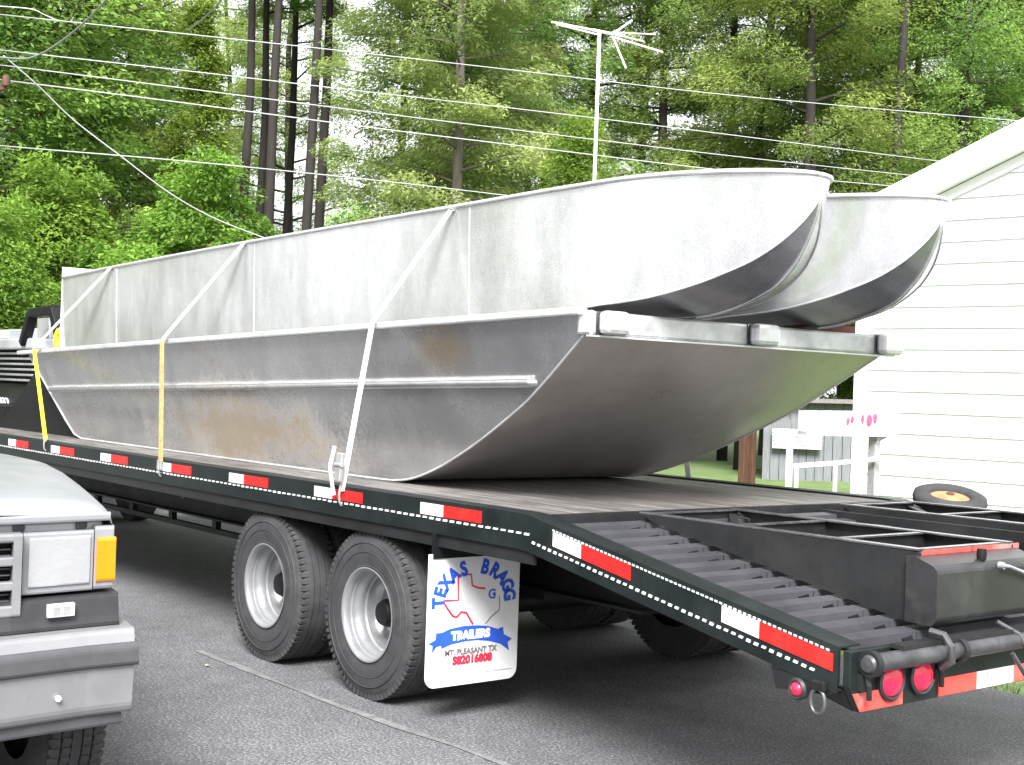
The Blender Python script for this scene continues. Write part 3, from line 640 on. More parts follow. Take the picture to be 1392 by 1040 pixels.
# ---------------------------------------------------------------- upper hulls
def upper(Yc, label, dx=0):
    R0 = Vector((-2.5+dx, Yc, 1.86))
    t = thing('narrow_boat', R0, label, 'boat', 'narrow aluminium boats stacked on the work boat')
    hw = .36
    sheer = [(-6.62, 2.312), (-5.57, 2.347), (-3.36, 2.396), (-1.07, 2.432), (-.2, 2.446), (.3, 2.448), (.8, 2.436), (1.07, 2.430)]
    chine = [(-6.60, 1.715), (-3.3, 1.790), (-.6, 1.860), (.005, 1.897), (.24, 1.913), (.438, 1.941), (.607, 1.985), (.755, 2.045), (.837, 2.09), (.912, 2.15), (.969, 2.217), (1.009, 2.287), (1.02, 2.33)]
    def ip(tab, x): return float(np.interp(x, [a for a, b in tab], [b for a, b in tab]))
    # smooth tables
    ch2 = cr(chine, 6); sh2 = cr(sheer, 6)
    xs = list(np.linspace(-6.6, .1, 24))+list(.1+.92*np.sin(np.linspace(0.05, math.pi/2, 30)))
    def h(x):
        u = max(0, (x-.1)/.92); return hw*math.sqrt(max(0, 1-min(1, u)**2.4))
    def hc(x):
        t_ = min(1, max(0, (x-.1)/.9)); return h(x)*(1-.35*t_*t_)-.02*min(1, h(x)/.1)
    def vdepth(x): return float(np.interp(x, [0, .15, .42, .8, 1.0], [.03, .04, .066, .085, .05]))*min(1, h(x)/hw*2)
    for s_ in (-1, 1):
        mb = MB(); rows = []
        for x in xs:
            zc, zs = ip(ch2, x), ip(sh2, x); h0, h1 = hc(x), h(x)
            rows.append([(x+dx, Yc+s_*(h0+(h1-h0)*(k/6)**.8), zc+(zs-zc)*k/6) for k in range(7)])
        mb.grid(rows); sd_ = mb.build('hull_side', M['alu_up'], t, smooth='auto')
        mb = MB(); mb.tube([(x+dx, Yc+s_*(h(x)+.004), ip(sh2, x)+.002) for x in xs], .011, 8); mb.build('sheer_rail', M['alu_bright'], t, smooth=True)
        mb = MB(); mb.tube([(x+dx, Yc+s_*(hc(x)+.002), ip(ch2, x)) for x in xs], .005, 6); mb.build('chine_bead', M['alu_bright'], t, smooth=True)
        for xx in ((-5.45, -3.2, -.9) if s_ < 0 else ()):
            mb = MB(); zc, zs = ip(ch2, xx), ip(sh2, xx); mb.beam((xx+dx, Yc+s_*(h(xx)-.018), zc), (xx+dx, Yc+s_*(h(xx)+.001), zs), .012 if xx < -5 else .006, .004, up=(0, 1, 0)); mb.build('weld_seam', M['alu_bright'], t)
    mb = MB(); rows = []
    for x in xs:
        zc = ip(ch2, x); hh = hc(x); vd = vdepth(x)
        rows.append([(x+dx, Yc+hh*k/6, zc-vd*(1-abs(k/6))) for k in range(-6, 7)])
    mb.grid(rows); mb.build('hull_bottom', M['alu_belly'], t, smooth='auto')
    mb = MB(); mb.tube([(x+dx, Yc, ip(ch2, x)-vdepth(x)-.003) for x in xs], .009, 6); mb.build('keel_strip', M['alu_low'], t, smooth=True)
    mb = MB(); x = -6.61+dx; mb.prism([(x, Yc-hw, 1.715), (x, Yc+hw, 1.715), (x, Yc+hw, 2.405), (x, Yc-hw, 2.405)], (-.012, 0, 0)); mb.build('transom', M['white_trim'], t)
    # inner deck panel a little below the sheer
    mb = MB(); rows = []
    for x in [x for x in xs if x < .93]: rows.append([(x+dx, Yc-h(x)*.93, ip(sh2, x)-.045), (x+dx, Yc+h(x)*.93, ip(sh2, x)-.045)])
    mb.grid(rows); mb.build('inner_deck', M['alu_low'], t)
    return t
upper(.90, 'nearer of two narrow aluminium boats with upswept bow, strapped down on the work boat')
upper(1.75, 'farther narrow aluminium boat, its upswept bow in front of the white siding wall', 0)

# ---------------------------------------------------------------- tie-down straps
def band(mb, pts, wd, wdir=(1, 0, 0), th=.003):
    for a, b in zip(pts[:-1], pts[1:]):
        a = Vector(a); b = Vector(b); t = (b-a).normalized(); s_ = (Vector(wdir)-t*t.dot(Vector(wdir))).normalized(); n = t.cross(s_)
        mb.prism([a-s_*wd/2, a+s_*wd/2, a+s_*wd/2+n*th, a-s_*wd/2+n*th], b-a)
def strap(topx, topy, gx, gy, rx, ry, label, lower):
    a = on(topx, topy, 1, .525); g = on(gx, gy, 1, .235); r_ = on(rx, ry, 1, -.012)
    rt = thing('tie_down_strap', r_, label, 'strap', 'ratchet straps over the boats')
    fa = Vector((a.x+.02, 2.13, 2.46)); fg = Vector((g.x, 2.42, g.z))
    mb = MB(); band(mb, [r_*0+g, a, a+Vector((0, .3, .04)), fa, fg], .045, th=.003); mb.build('upper_webbing', M['strap_white'], rt)
    mb = MB(); band(mb, [r_, g], .045 if lower != 'strap_tan' else .05); mb.build('lower_webbing', M[lower], rt)
    mb = MB(); band(mb, [fg, (fg.x, WID+.01, .95)], .045); mb.build('far_webbing', M['strap_white'], rt)
    mb = MB(); mb.tube([r_+Vector((0, -.006, .03)), r_+Vector((0, -.012, -.02)), r_+Vector((0, -.008, -.055)), r_+Vector((0, .004, -.07))], .006, 6); mb.build('hook', M['galv'], rt)
    return rt, r_, g
strap(150, 364, 46, 473, 62, 600, 'strap with bright yellow lower webbing near the stern of the boats', 'strap_yellow')
s2, r2, g2 = strap(330, 332, 220, 462, 218, 632, 'strap with soiled tan lower webbing crossing the middle of the work boat', 'strap_tan')
s3, r3, g3 = strap(612, 286, 506, 438, 464, 668, 'white strap nearest the bow, with a ratchet above the rail', 'strap_white')
mb = MB(); p = r3+Vector((.0, -.012, .10)); 
mb.beam(p+Vector((0, -.01, -.05)), p+Vector((.004, .0, .09)), .05, .022, up=(0, 1, 0)); mb.tube([p+Vector((-.035, -.008, .03)), p+Vector((.035, -.008, .03))], .014, 10); rat = mb.build('ratchet', M['galv'], s3, bevel=.004)
mb = MB(); band(mb, [p+Vector((-.03, -.015, .12)), p+Vector((-.045, -.03, .02)), p+Vector((-.03, -.02, -.08)), p+Vector((-.02, -.015, -.12))], .03); mb.build('loose_end', M['strap_white'], s3)
ln = g2-r2
mb = MB(); mb.box((r2.x-.03, r2.y-.012, r2.z-.03), (r2.x+.03, r2.y-.003, r2.z+.03)); mb.build('hook_plate', M['galv'], s2, bevel=.003)

# ---------------------------------------------------------------- tow truck at the head of the trailer
tt = thing('tow_truck', (-11.2, 1.4, 0), 'grey work truck with black rack ahead of the trailer, cut by the left edge', 'truck')
def bxp(name, a, b, mat, parent=None, bevel=.02):
    mb = MB(); mb.box(a, b); return mb.build(name, M[mat], parent or tt, bevel=bevel)
bxp('side_box', (-12.6, 1.20, 1.05), (-9.0, 2.35, 1.40), 'black')
for k in range(6): bxp('louvre', (-12.4, 1.14, 1.42+k*.055), (-9.05, 1.19, 1.442+k*.055), 'galv', bevel=.004)
bxp('slat_backing', (-12.5, 1.22, 1.40), (-9.05, 2.3, 1.75), 'black2')
bxp('bed_top', (-12.6, 1.10, 1.745), (-8.95, 2.35, 1.86), 'tow_grey')
bxp('bed_rail', (-12.6, 1.35, 1.86), (-9.2, 1.5, 1.98), 'tow_grey'); bxp('bed_rail', (-12.6, 1.9, 1.86), (-9.2, 2.1, 1.98), 'tow_grey')
bxp('white_placard', (-11.6, 1.342, 1.89), (-10.45, 1.348, 1.95), 'white_tape', bevel=0)
mb = MB(); pts = [on(x, y, 1, 1.1) for x, y in ((33, 468), (44, 426), (78, 421), (90, 470))]
for a, b, wd in zip(pts[:-1], pts[1:], (.10, .09, .16)): mb.beam(a, b, .09, wd, up=(0, 1, 0))
mb.build('rack', M['black2'], tt, bevel=.01)
pg = [on(x, y, 1, 1.3) for x, y in ((50, 466), (51, 433), (66, 432), (67, 466))]; mb = MB(); mb.prism(pg, (0, .02, 0)); mb.build('rear_window', M['lens_clear'], tt)
bxp('frame_rail', (-12.5, .9, .55), (-8.6, 2.0, .75), 'black2')
for y in (1.25, 2.25):
    mb = MB(); mb.lathe([(.22, .11), (.36, .11), (.395, .09), (.40, 0), (.395, -.09), (.36, -.11), (.22, -.11)], (-8.95, y, .40), (0, 1, 0), 48, closed=True); ty = mb.build('wheel', M['rubber'], tt, smooth='auto')
    mb = MB(); mb.lathe([(.22, -.10), (.18, -.04), (.08, -.03), (.0001, -.06)], (-8.95, y, .40), (0, 1, 0), 32); mb.build('rim', M['rim'], ty, smooth='auto')
mb = MB()
for dx in (0, .10, .20):
    e = on(0, 549, 1, 1.185); c_ = Vector((e.x+dx-.02, 1.19, e.z)); mb.tube([(c_.x+.075*math.cos(a), 1.19, c_.z+.062*math.sin(a)) for a in np.linspace(0, 2*math.pi, 20, endpoint=False)], .010, 6, closed=True)
mb.build('ring_emblem', M['white_ink'], tt)
yc = on(82, 462, 1, .9); mb = MB(); mb.tube([(yc.x+.08*math.cos(a), yc.y, yc.z+.08*math.sin(a)) for a in np.linspace(0, 2*math.pi, 14, endpoint=False)], .035, 8, closed=True)
tag(mb.build('strap_coil', M['strap_yellow'], smooth=True), 'coiled bright yellow strap behind the stern of the work boat', 'strap coil')

# ---------------------------------------------------------------- parked car in the left corner
cf, crr = Vector((_f.x, _f.y, 0)).normalized(), Vector((_r0.x, _r0.y, 0))
corner = CAM+cf*4.4+crr*(-1.289); corner.z = 0
eW = cf*math.cos(math.radians(28))-crr*math.sin(math.radians(28)); eU = -(cf*math.cos(math.radians(62))+crr*math.sin(math.radians(62)))
SW = 1.70
def swp(u):
    k = .287; uu = min(u, SW-u)
    return -(k*uu if uu < .4 else k*.4+.12*(uu-.4))
def Lc(u, wv, z):          # car space: u across, wv rearwards from the swept front, z up
    p = corner+eU*u+eW*(wv+swp(max(0, min(SW, u)))*max(0, 1-max(0, wv)/.9)); return Vector((p.x, p.y, z))
car = thing('parked_car', (corner+eU*.85+eW*2.0), 'faded silver older car with amber corner lamp, cut off by the left edge', 'car')
def cbox(name, u0, u1, w0, w1, z0, z1, mat, parent=None, nu=6, bevel=.008, prof=None):
    mb = MB(); rows = []
    P_ = prof or [(w1, z0), (w0, z0), (w0, z1), (w1, z1)]
    us = np.linspace(u0, u1, nu+1)
    rows = [[Lc(u, a, b) for a, b in P_] for u in us]
    mb.grid(rows, closed=True); mb.add(rows[0], [tuple(range(len(P_)))]); mb.add(rows[-1], [tuple(range(len(P_)))[::-1]])
    return mb.build(name, M[mat], parent or car, bevel=bevel)
# hood: curved sheet with rolled corner
mb = MB(); rows = []
for i, wv in enumerate([.0, .03, .10, .25, .45, .8, 1.2, 1.7, 2.15]):
    base = np.interp(wv, [0, .03, .10, .25, .45, .8, 1.2, 2.15], [1.050, 1.078, 1.095, 1.115, 1.13, 1.15, 1.158, 1.13]); row = []
    for u in [-.005, .0, .012, .03, .06, .10, .2, .4, .6, .85, 1.1, 1.3, 1.5, 1.6, 1.64, 1.67, 1.688, 1.7, 1.705]:
        uu = min(u, SW-u); drop = np.interp(uu, [-.005, 0, .012, .03, .06, .10, .2, .4, .85], [.17, .08, .045, .028, .018, .012, .004, -.006, -.018]); row.append(Lc(u, wv+.012, base+.014-drop*(.35+.65*min(1, wv/.3+.4))))
    rows.append(row)
mb.grid(rows); mb.build('hood', M['car_paint'], car, smooth='auto')
cbox('hood_lip', .01, SW-.01, .006, .03, 1.036, 1.064, 'car_paint', prof=None)
cbox('fender', .0, .05, .08, 1.2, .75, 1.02, 'car_paint', nu=2)
cbox('fender', SW-.05, SW, .08, 1.2, .75, 1.02, 'car_paint', nu=2)
cbox('radiator_shelf', .03, SW-.03, .05, .20, 1.0, 1.035, 'tow_grey')
for u in (.10, .30, .62, .95):
    mb = MB(); c_ = Lc(u, .045, 1.022); nrm = -(eW+eU*.28).normalized(); mb.lathe([(.019, 0), (.019, .005), (.011, .007), (.009, .004), (.0001, .004)], c_, nrm, 18); mb.build('bolt', M['grey_trim'], car, smooth='auto')
cbox('inner_front', .03, SW-.03, .10, .5, .60, 1.0, 'black_plastic')
for s_ in (0, 1):
    U_ = (lambda u: u) if s_ == 0 else (lambda u: SW-u)
    hd = cbox('headlight', U_(.064), U_(.290), .008, .10, .812, 1.008, 'car_paint', nu=4, bevel=.008)
    cbox('lens', U_(.076), U_(.272), .0, .012, .836, .992, 'lens_clear', hd, nu=4, bevel=.006)
    cl = cbox('corner_lamp', U_(-.004), U_(.060), .010, .12, .812, 1.020, 'car_paint', nu=2, bevel=.012)
    cbox('lens', U_(-.010), U_(.053), .0, .11, .838, .982, 'lens_amber', cl, nu=2, bevel=.010)
# grille
gr = cbox('grille', .298, SW-.298, -.030, .03, .755, .790, 'chrome', nu=6, bevel=.006)
cbox('grille_top', .298, SW-.298, -.030, .03, .985, 1.012, 'chrome', gr, nu=6)
for a_ in (.298, SW-.325): cbox('grille_side', a_, a_+.027, -.031, .03, .757, 1.010, 'chrome', gr, nu=1, bevel=.006)
for z in (.836, .912): cbox('grille_bar', .325, SW-.325, -.026, .025, z, z+.028, 'chrome', gr, nu=4, bevel=.005)
for u in np.arange(.405, SW-.36, .115): cbox('grille_post', u, u+.022, -.024, .022, .775, 1.0, 'chrome', gr, nu=1, bevel=.004)
cbox('grille_backing', .31, SW-.31, .03, .10, .755, 1.005, 'black2', gr)
for z in np.arange(.78, .99, .02): cbox('grille_fin', .33, SW-.33, .0, .028, z, z+.004, 'grey_trim', gr, nu=2, bevel=0)
# black valance with small lamp, bumper, air dam
cbox('valance', -.02, SW+.02, -.03, .14, .705, .802, 'black_plastic', nu=10, bevel=.02, prof=[(.14, .70), (-.045, .70), (-.030, .735), (-.014, .79), (-.004, .802), (.14, .802)])
pl = cbox('side_marker', .130, .215, -.052, -.02, .745, .785, 'white_plastic', nu=1, bevel=.004); cbox('marker_window', .143, .168, -.0535, -.05, .752, .778, 'galv', pl, nu=1, bevel=0); cbox('marker_window', .176, .200, -.0535, -.05, .752, .778, 'galv', pl, nu=1, bevel=0)
bp = cbox('bumper', -.055, SW+.055, -.12, .10, .42, .70, 'chrome', nu=12, bevel=.014, prof=[(.14, .425), (-.085, .425), (-.105, .45), (-.122, .585), (-.122, .650), (-.105, .700), (.14, .703)])
cbox('rubber_strip', -.066, SW+.066, -.14, .10, .58, .655, 'grey_trim', bp, nu=12, bevel=.010, prof=[(.12, .585), (-.134, .585), (-.140, .60), (-.138, .645), (-.128, .660), (.12, .660)])
mb = MB(); mb.lathe([(.010, 0), (.009, .006), (.0001, .009)], Lc(.185, -.118, .505), -eW, 14); mb.build('bolt', M['white_trim'], bp, smooth='auto')
cbox('air_dam', -.03, SW+.03, -.075, .10, .385, .432, 'grey_trim', nu=8, bevel=.01)
# body, cabin and wheels
def cb2(name, P_, u0, u1, mat, parent=None, bevel=.03):
    mb = MB(); mb.prism([corner+eU*u0+eW*a+Vector((0, 0, b)) for a, b in P_], eU*(u1-u0)); return mb.build(name, M[mat], parent or car, bevel=bevel)
cb2('body', [(.95, .40), (4.3, .40), (4.35, 1.0), (1.9, 1.06), (1.15, 1.04), (.95, .8)], .0, SW, 'car_paint')
cab = cb2('cabin', [(2.05, 1.06), (2.55, 1.45), (3.8, 1.46), (4.28, 1.02)], .22, SW-.22, 'car_paint', bevel=.05)
cb2('windshield', [(2.09, 1.10), (2.53, 1.43), (2.51, 1.435), (2.065, 1.10)], .30, SW-.30, 'glass', cab, 0)
for a0, a1 in ((2.6, 3.1), (3.2, 3.8)):
    cb2('side_window', [(a0-.25*(a0 < 3), 1.10), (a1, 1.10), (a1, 1.40), (a0, 1.40)], .212, .219, 'glass', cab, 0)
cb2('wheel_well', [(.2, .70), (.95, .70), (.95, .95), (.2, .95)], .06, SW-.06, 'black2', bevel=0)
def car_wheel(u, wv, steer, parent):
    c_ = corner+eU*u+eW*wv; c_ = Vector((c_.x, c_.y, .36)); ax = Matrix.Rotation(steer, 3, 'Z') @ (-eU); fwd = ax.cross(Vector((0, 0, 1)))
    mb = MB(); pr = [(.20, .105), (.29, .112), (.335, .10), (.352, .085)]
    tp = [.085, .055, .05, .022, .016, -.016, -.022, -.05, -.055, -.085]
    for i in range(0, 10, 2): pr += [(.360, tp[i]), (.360, tp[i+1]), (.351, tp[i+1]-.001), (.351, tp[min(i+2, 9)]+.001)]
    pr += [(.352, -.085), (.335, -.10), (.29, -.112), (.20, -.105)]
    mb.lathe(pr, c_, ax, 72)
    for k in range(64):
        a = 2*math.pi*k/64; u_ = fwd*math.cos(a)+Vector((0, 0, 1))*math.sin(a); t_ = -fwd*math.sin(a)+Vector((0, 0, 1))*math.cos(a)
        for (h0, h1, sk) in ((.058, .095, .006), (-.058, -.095, .006), (.020, .048, -.004), (-.020, -.048, .004)):
            p_ = c_+u_*.352
            q = [p_+t_*(-.010)+ax*h0, p_+t_*(.010)+ax*h0, p_+t_*(.010+sk)+ax*h1, p_+t_*(-.010+sk)+ax*h1]; mb.prism(q, u_*.013)
    ty = mb.build('wheel', M['rubber'], parent, smooth='auto')
    mb = MB(); mb.lathe([(.20, .10), (.19, .05), (.12, .06), (.05, .085), (.0001, .085)], c_, ax, 36); mb.build('rim', M['rim'], ty, smooth='auto')
car_wheel(.12, .49, math.radians(9), car); car_wheel(SW-.12, .49, math.radians(9), car); car_wheel(.15, 3.4, 0, car); car_wheel(SW-.15, 3.4, 0, car)

# ---------------------------------------------------------------- house with white siding
ang = math.radians(48.2)
eA = -(cf*math.cos(ang)-crr*math.sin(ang))           # along the wall, towards the right of the picture
hcorner = CAM+cf*13.18+crr*(.2562*13.18); hcorner.z = 0
eN = Vector((-eA.y, eA.x, 0)); 
if eN.dot(CAM-hcorner) < 0: eN = -eN                # wall normal towards the camera
def HW(a, z, n=0): p = hcorner+eA*a+eN*n; return Vector((p.x, p.y, z-.06))
def wall_hit(x, y):
    d = ray(x, y); t = (hcorner-CAM).dot(eN)/d.dot(eN); p = CAM+d*t; return (p-hcorner).dot(eA), p.z+.06
r1 = wall_hit(1250, 248); r2_ = wall_hit(1392, 176)
sl_ = (r2_[1]-r1[1])/(r2_[0]-r1[0]); ra0 = r1[1]-sl_*r1[0]        # rake underside line z = ra0 + sl*a
peak_a = 3.6
def rake(a): return ra0+sl_*a if a <= peak_a else ra0+sl_*(2*peak_a-a)
house = thing('white_house', HW(peak_a, 0.06, -3), 'white gabled house clad in horizontal vinyl siding at the right edge', 'house')
wz = [wall_hit(1300, 507.4)[1], wall_hit(1300, 654.8)[1]]
ex = (wz[0]-wz[1])/5; zoff = wz[1] % ex
k = 0; z = zoff-ex+.02
AW = 2*peak_a
bd = -.26
while z < rake(peak_a)-.1:
    zt = z+ex
    # clip to the rake
    a0 = max(.10, (zt-(ra0-.30))/sl_) if zt > ra0-.30+sl_*.1 else .10
    a1 = AW-a0
    if a1 > a0+.3 and zt > 0.05:
        zl = max(z, .06); a0b = max(.10, (zl-(ra0-.30))/sl_); a1b = AW-a0b
        A0, A1 = a0b, a1b
        mb = MB(); mb.add([HW(A0, zl, .030), HW(A1, zl, .030), HW(a1, zt, .010), HW(a0, zt, .010), HW(A0, zl, 0), HW(A1, zl, 0), HW(a1, zt, 0), HW(a0, zt, 0)],
                          [(0, 1, 2, 3), (4, 7, 6, 5), (0, 4, 5, 1), (1, 5, 6, 2), (2, 6, 7, 3), (3, 7, 4, 0)]); mb.build('siding_board', M['siding'], house)
    z += ex
mb = MB(); mb.prism([HW(.02, 0), HW(AW-.02, 0), HW(AW-.02, rake(0)-.32), HW(peak_a, rake(peak_a)-.32), HW(.02, rake(0)-.32)], -eN*.2); mb.build('gable_wall', M['white_trim'], house)
mb = MB(); mb.prism([HW(0, 0.02, .04), HW(.12, 0.02, .04), HW(.12, rake(.05)-.28, .04), HW(0, rake(.0)-.28, .04)], -eN*.14); mb.build('corner_trim', M['white_trim'], house)
mb = MB(); mb.prism([HW(.0, 0, -.0), HW(.0, rake(0)-.28, 0), HW(.0, rake(0)-.28, -7), HW(.0, 0, -7)], eA*.15); mb.build('side_wall', M['siding'], house)
# rake boards, frieze and roof
for (dz0, dz1, n0, n1, nm, mt) in ((.036, -.20, .20, .17, 'rake_board', 'white_trim'), (-.20, -.225, .20, .0, 'rake_soffit', 'white_trim'), (-.235, -.33, .055, .0, 'frieze_board', 'white_trim')):
    for sgn in (0, 1):
        A = [(-.55, peak_a)][0]; q = [(A[0], rake(A[0])+dz0), (A[1], rake(A[1])+dz0), (A[1], rake(A[1])+dz1), (A[0], rake(A[0])+dz1)]
        if sgn: q = [(AW-a, z_) for a, z_ in q]
        mb = MB(); mb.prism([HW(a, z_, n0) for a, z_ in q], -eN*(n0-n1)); mb.build(nm, M[mt], house)
for sgn in (0, 1):
    q = [(-.6, rake(-.6)-.02), (peak_a, rake(peak_a)-.02), (peak_a, rake(peak_a)+.03), (-.6, rake(-.6)+.03)]
    if sgn: q = [(AW-a, z_) for a, z_ in q]
    mb = MB(); mb.prism([HW(a, z_, .169) for a, z_ in q], -eN*7.5); mb.build('roof', M['roof'], house)

# ---------------------------------------------------------------- back-yard things seen under the bow
def gpt(x, d): return ground(x, d, -.06)
def scr(x, y, d): return atd(x, y, d)
# grey wooden shed
sp = gpt(1040, 26); sdir = (gpt(1260, 26)-gpt(1040, 26)).normalized(); snn = Vector((sdir.y, -sdir.x, 0))
if snn.dot(CAM-sp) < 0: snn = -snn
shed = thing('wooden_shed', sp+sdir*1.5, 'low weathered grey board shed with dark roof on the lawn behind', 'shed')
k = 0; a = 0
while a < 5.4:
    mb = MB(); wv = .17+rnd.uniform(-.02, .02); h_ = 1.42+.12*math.sin(a); o_ = rnd.uniform(-.01, .012)
    mb.prism([sp+sdir*a+snn*o_, sp+sdir*(a+wv-.012)+snn*o_, sp+sdir*(a+wv-.012)+snn*o_+Vector((0, 0, h_)), sp+sdir*a+snn*o_+Vector((0, 0, h_))], -snn*.025); mb.build('plank', M['shed_wood'], shed); a += wv
mb = MB(); mb.prism([sp-sdir*.2+snn*.25+Vector((0, 0, 1.50)), sp+sdir*5.6+snn*.25+Vector((0, 0, 1.56)), sp+sdir*5.6+snn*.25+Vector((0, 0, 1.64)), sp-sdir*.2+snn*.25+Vector((0, 0, 1.58))], -snn*2.5); mb.build('roof', M['roof'], shed)
for k in range(5):
    z_ = .62+k*.075; mb = MB(); p_ = sp+sdir*.15+snn*.16+Vector((0, 0, z_)); mb.prism([p_, p_+sdir*.95, p_+sdir*.95+Vector((0, 0, .07))+snn*-.03, p_+Vector((0, 0, .07))+snn*-.03], snn*.015); mb.build('louvre', M['galv'], shed)
# brown post pair
bp_ = gpt(1020, 15); post = thing('wooden_post', bp_, 'brown timber post pair on the lawn under the far side of the work boat bow', 'post')
for dx, wd in ((-.045, .085), (.05, .06)):
    mb = MB(); c_ = bp_+crr*dx; mb.box((c_.x-wd/2, c_.y-wd/2, -.06), (c_.x+wd/2, c_.y+wd/2, 1.15)); mb.build('timber', M['brown_wood'], post, bevel=.005)
# white metal stand with clear tray
SD = 9.6
stand = thing('metal_stand', ground(1130, SD, -.06), 'white metal stand holding a clear tray with red marks in front of the house corner', 'stand')
def upt(x, y, d=SD): return scr(x, y, d)
def vpost(x, ytop, wd, mat, nm='leg', d=SD):
    t_ = upt(x, ytop, d); mb = MB(); mb.box((t_.x-wd/2, t_.y-wd/2, -.06), (t_.x+wd/2, t_.y+wd/2, t_.z)); mb.build(nm, M[mat], stand, bevel=.003)
vpost(1074, 592, .035, 'white_trim'); vpost(1189, 586, .062, 'galv'); vpost(1136, 628, .022, 'white_trim', d=SD+.1); vpost(1083, 632, .022, 'white_trim', d=SD-.15)
mb = MB(); mb.tube([upt(1077, 634, SD-.15), upt(1135, 630), upt(1203, 623, SD-.1)], .018, 8); mb.build('rail', M['white_trim'], stand)
mb = MB(); a, b = upt(1096, 592, SD-.1), upt(1220, 583, SD-.1); b.z = a.z+.015; mb.prism([a, b, b+Vector((0, 0, .028)), a+Vector((0, 0, .028))], cf*.30); mb.build('shelf', M['white_trim'], stand)
e1, e2 = a+Vector((0, 0, .03)), b+Vector((0, 0, .03)); mb = MB()
mb.prism([e1, e2, e2+Vector((0, 0, .145)), e1+Vector((0, 0, .145))], cf*.006); mb.prism([e1+cf*.28, e2+cf*.28, e2+cf*.28+Vector((0, 0, .145)), e1+cf*.28+Vector((0, 0, .145))], cf*.006)
mb.build('tray', M['tray'], stand)
for (x, y, w_, h_) in ((1153, 572, 3, 7), (1159, 570, 3, 6), (1173, 569, 3, 9), (1182, 571, 6, 12), (1190, 568, 4, 9)):
    mb = MB(); pts = [upt(x+w_*.62*math.cos(t_), y+h_*.62*math.sin(t_), SD-.112) for t_ in np.linspace(0, 2*math.pi, 12, endpoint=False)]; mb.prism(pts, cf*.003); mb.build('red_mark', M['pink'], stand)
mb = MB(); q = upt(1192, 586, SD-.05); mb.prism([q, q+crr*.14+Vector((0, 0, .01)), q+crr*.14, q+Vector((0, 0, -.09))], cf*.02); mb.build('bracket', M['galv'], stand)
# dull red board on the work boat head beam
mb = MB(); mb.box((.16, 1.72, 1.855), (.26, 2.16, 1.892)); tag(mb.build('timber_block', M['red_board']), 'dull red timber block between the farther narrow boat and the work boat head beam', 'block')

# ---------------------------------------------------------------- overhead cables and antenna
def cable_obj(pix, d0, d1, label, r=.011, mat='wire'):
    r *= .55
    n = 24; xs = [p[0] for p in pix]; ys = [p[1] for p in pix]; t0 = xs[0]; t1 = xs[-1]
    P_ = cr([Vector(p) if False else tuple(p) for p in pix], 8); L_ = len(P_); pts = []
    for i, (x, y) in enumerate(P_): pts.append(atd(x, y, d0+(d1-d0)*i/(L_-1)))
    mb = MB(); mb.tube(pts, r, 5); return tag(mb.build('overhead_cable', M[mat], smooth=True), label, 'cable', 'overhead cables')
cable_obj([(-120, 6), (12, 21), (250, 46), (500, 73), (720, 98), (950, 125), (1170, 146), (1392, 165), (1560, 180)], 13, 23, 'topmost overhead cable, crossing the whole picture above the antenna cables')
cable_obj([(-120, 52), (0, 68), (250, 96), (500, 125), (720, 150), (950, 178), (1170, 206), (1300, 222), (1480, 243)], 13, 23, 'second overhead cable from the top, ending over the house gable')
cable_obj([(-120, 74), (29, 92), (250, 120), (500, 152), (720, 179), (950, 207), (1120, 226), (1262, 241), (1450, 262)], 13, 23, 'third overhead cable from the top, just under the second one')
cable_obj([(-120, 94), (13, 110), (250, 140), (500, 173), (720, 200), (950, 228), (1100, 243), (1230, 255), (1400, 275)], 13, 23, 'fourth overhead cable from the top, passing low behind the antenna mast', .013)
cable_obj([(-120, 184), (0, 198), (250, 219), (500, 244), (690, 266), (900, 292)], 13, 20, 'lowest long overhead cable, dropping behind the sheer of the nearer narrow boat', .012)
cable_obj([(5, 76), (50, 115), (100, 163), (165, 213), (230, 262), (290, 296), (358, 323), (420, 345)], 12.6, 15, 'slack pale cable sagging diagonally down to the stern half of the boats', .012)
cable_obj([(-40, 74), (0, 78), (40, 79), (75, 62), (115, 30), (150, -6)], 12.5, 10, 'dark cable looping up out of the top left corner', .016, 'wire_dark')
cable_obj([(255, 42), (280, 22), (303, -2)], 12, 10, 'short dark cable rising to the top edge right of the loop', .012, 'wire_dark')
cable_obj([(-10, 8), (40, 12), (60, 20), (80, 29)], 13.2, 13.4, 'short pale jumper cable near the top left corner', .01)
# pole at the left (just outside the frame)
pp = ground(-70, 13.2, -.06); pole = thing('utility_pole', pp, 'brown utility pole with insulators at the left edge', 'pole')
mb = MB(); mb.tube([pp, pp+Vector((0, 0, 8.5))], [.16, .12], 14); mb.build('shaft', M['brown_wood'], pole, smooth='auto')
for yy in (21, 68, 92, 110, 198):
    p1 = atd(8 if yy == 110 else -10, yy, 13.0); mb = MB(); mb.lathe([(.0001, -.05), (.04, -.05), (.045, 0), (.03, .05), (.0001, .05)], p1, (0, 0, 1), 12); mb.beam(p1+Vector((0, 0, -.06)), Vector((pp.x, pp.y, p1.z-.06)), .06, .06); mb.build('insulator', M['brown_wood'] if yy == 110 else M['galv'], pole, smooth='auto')

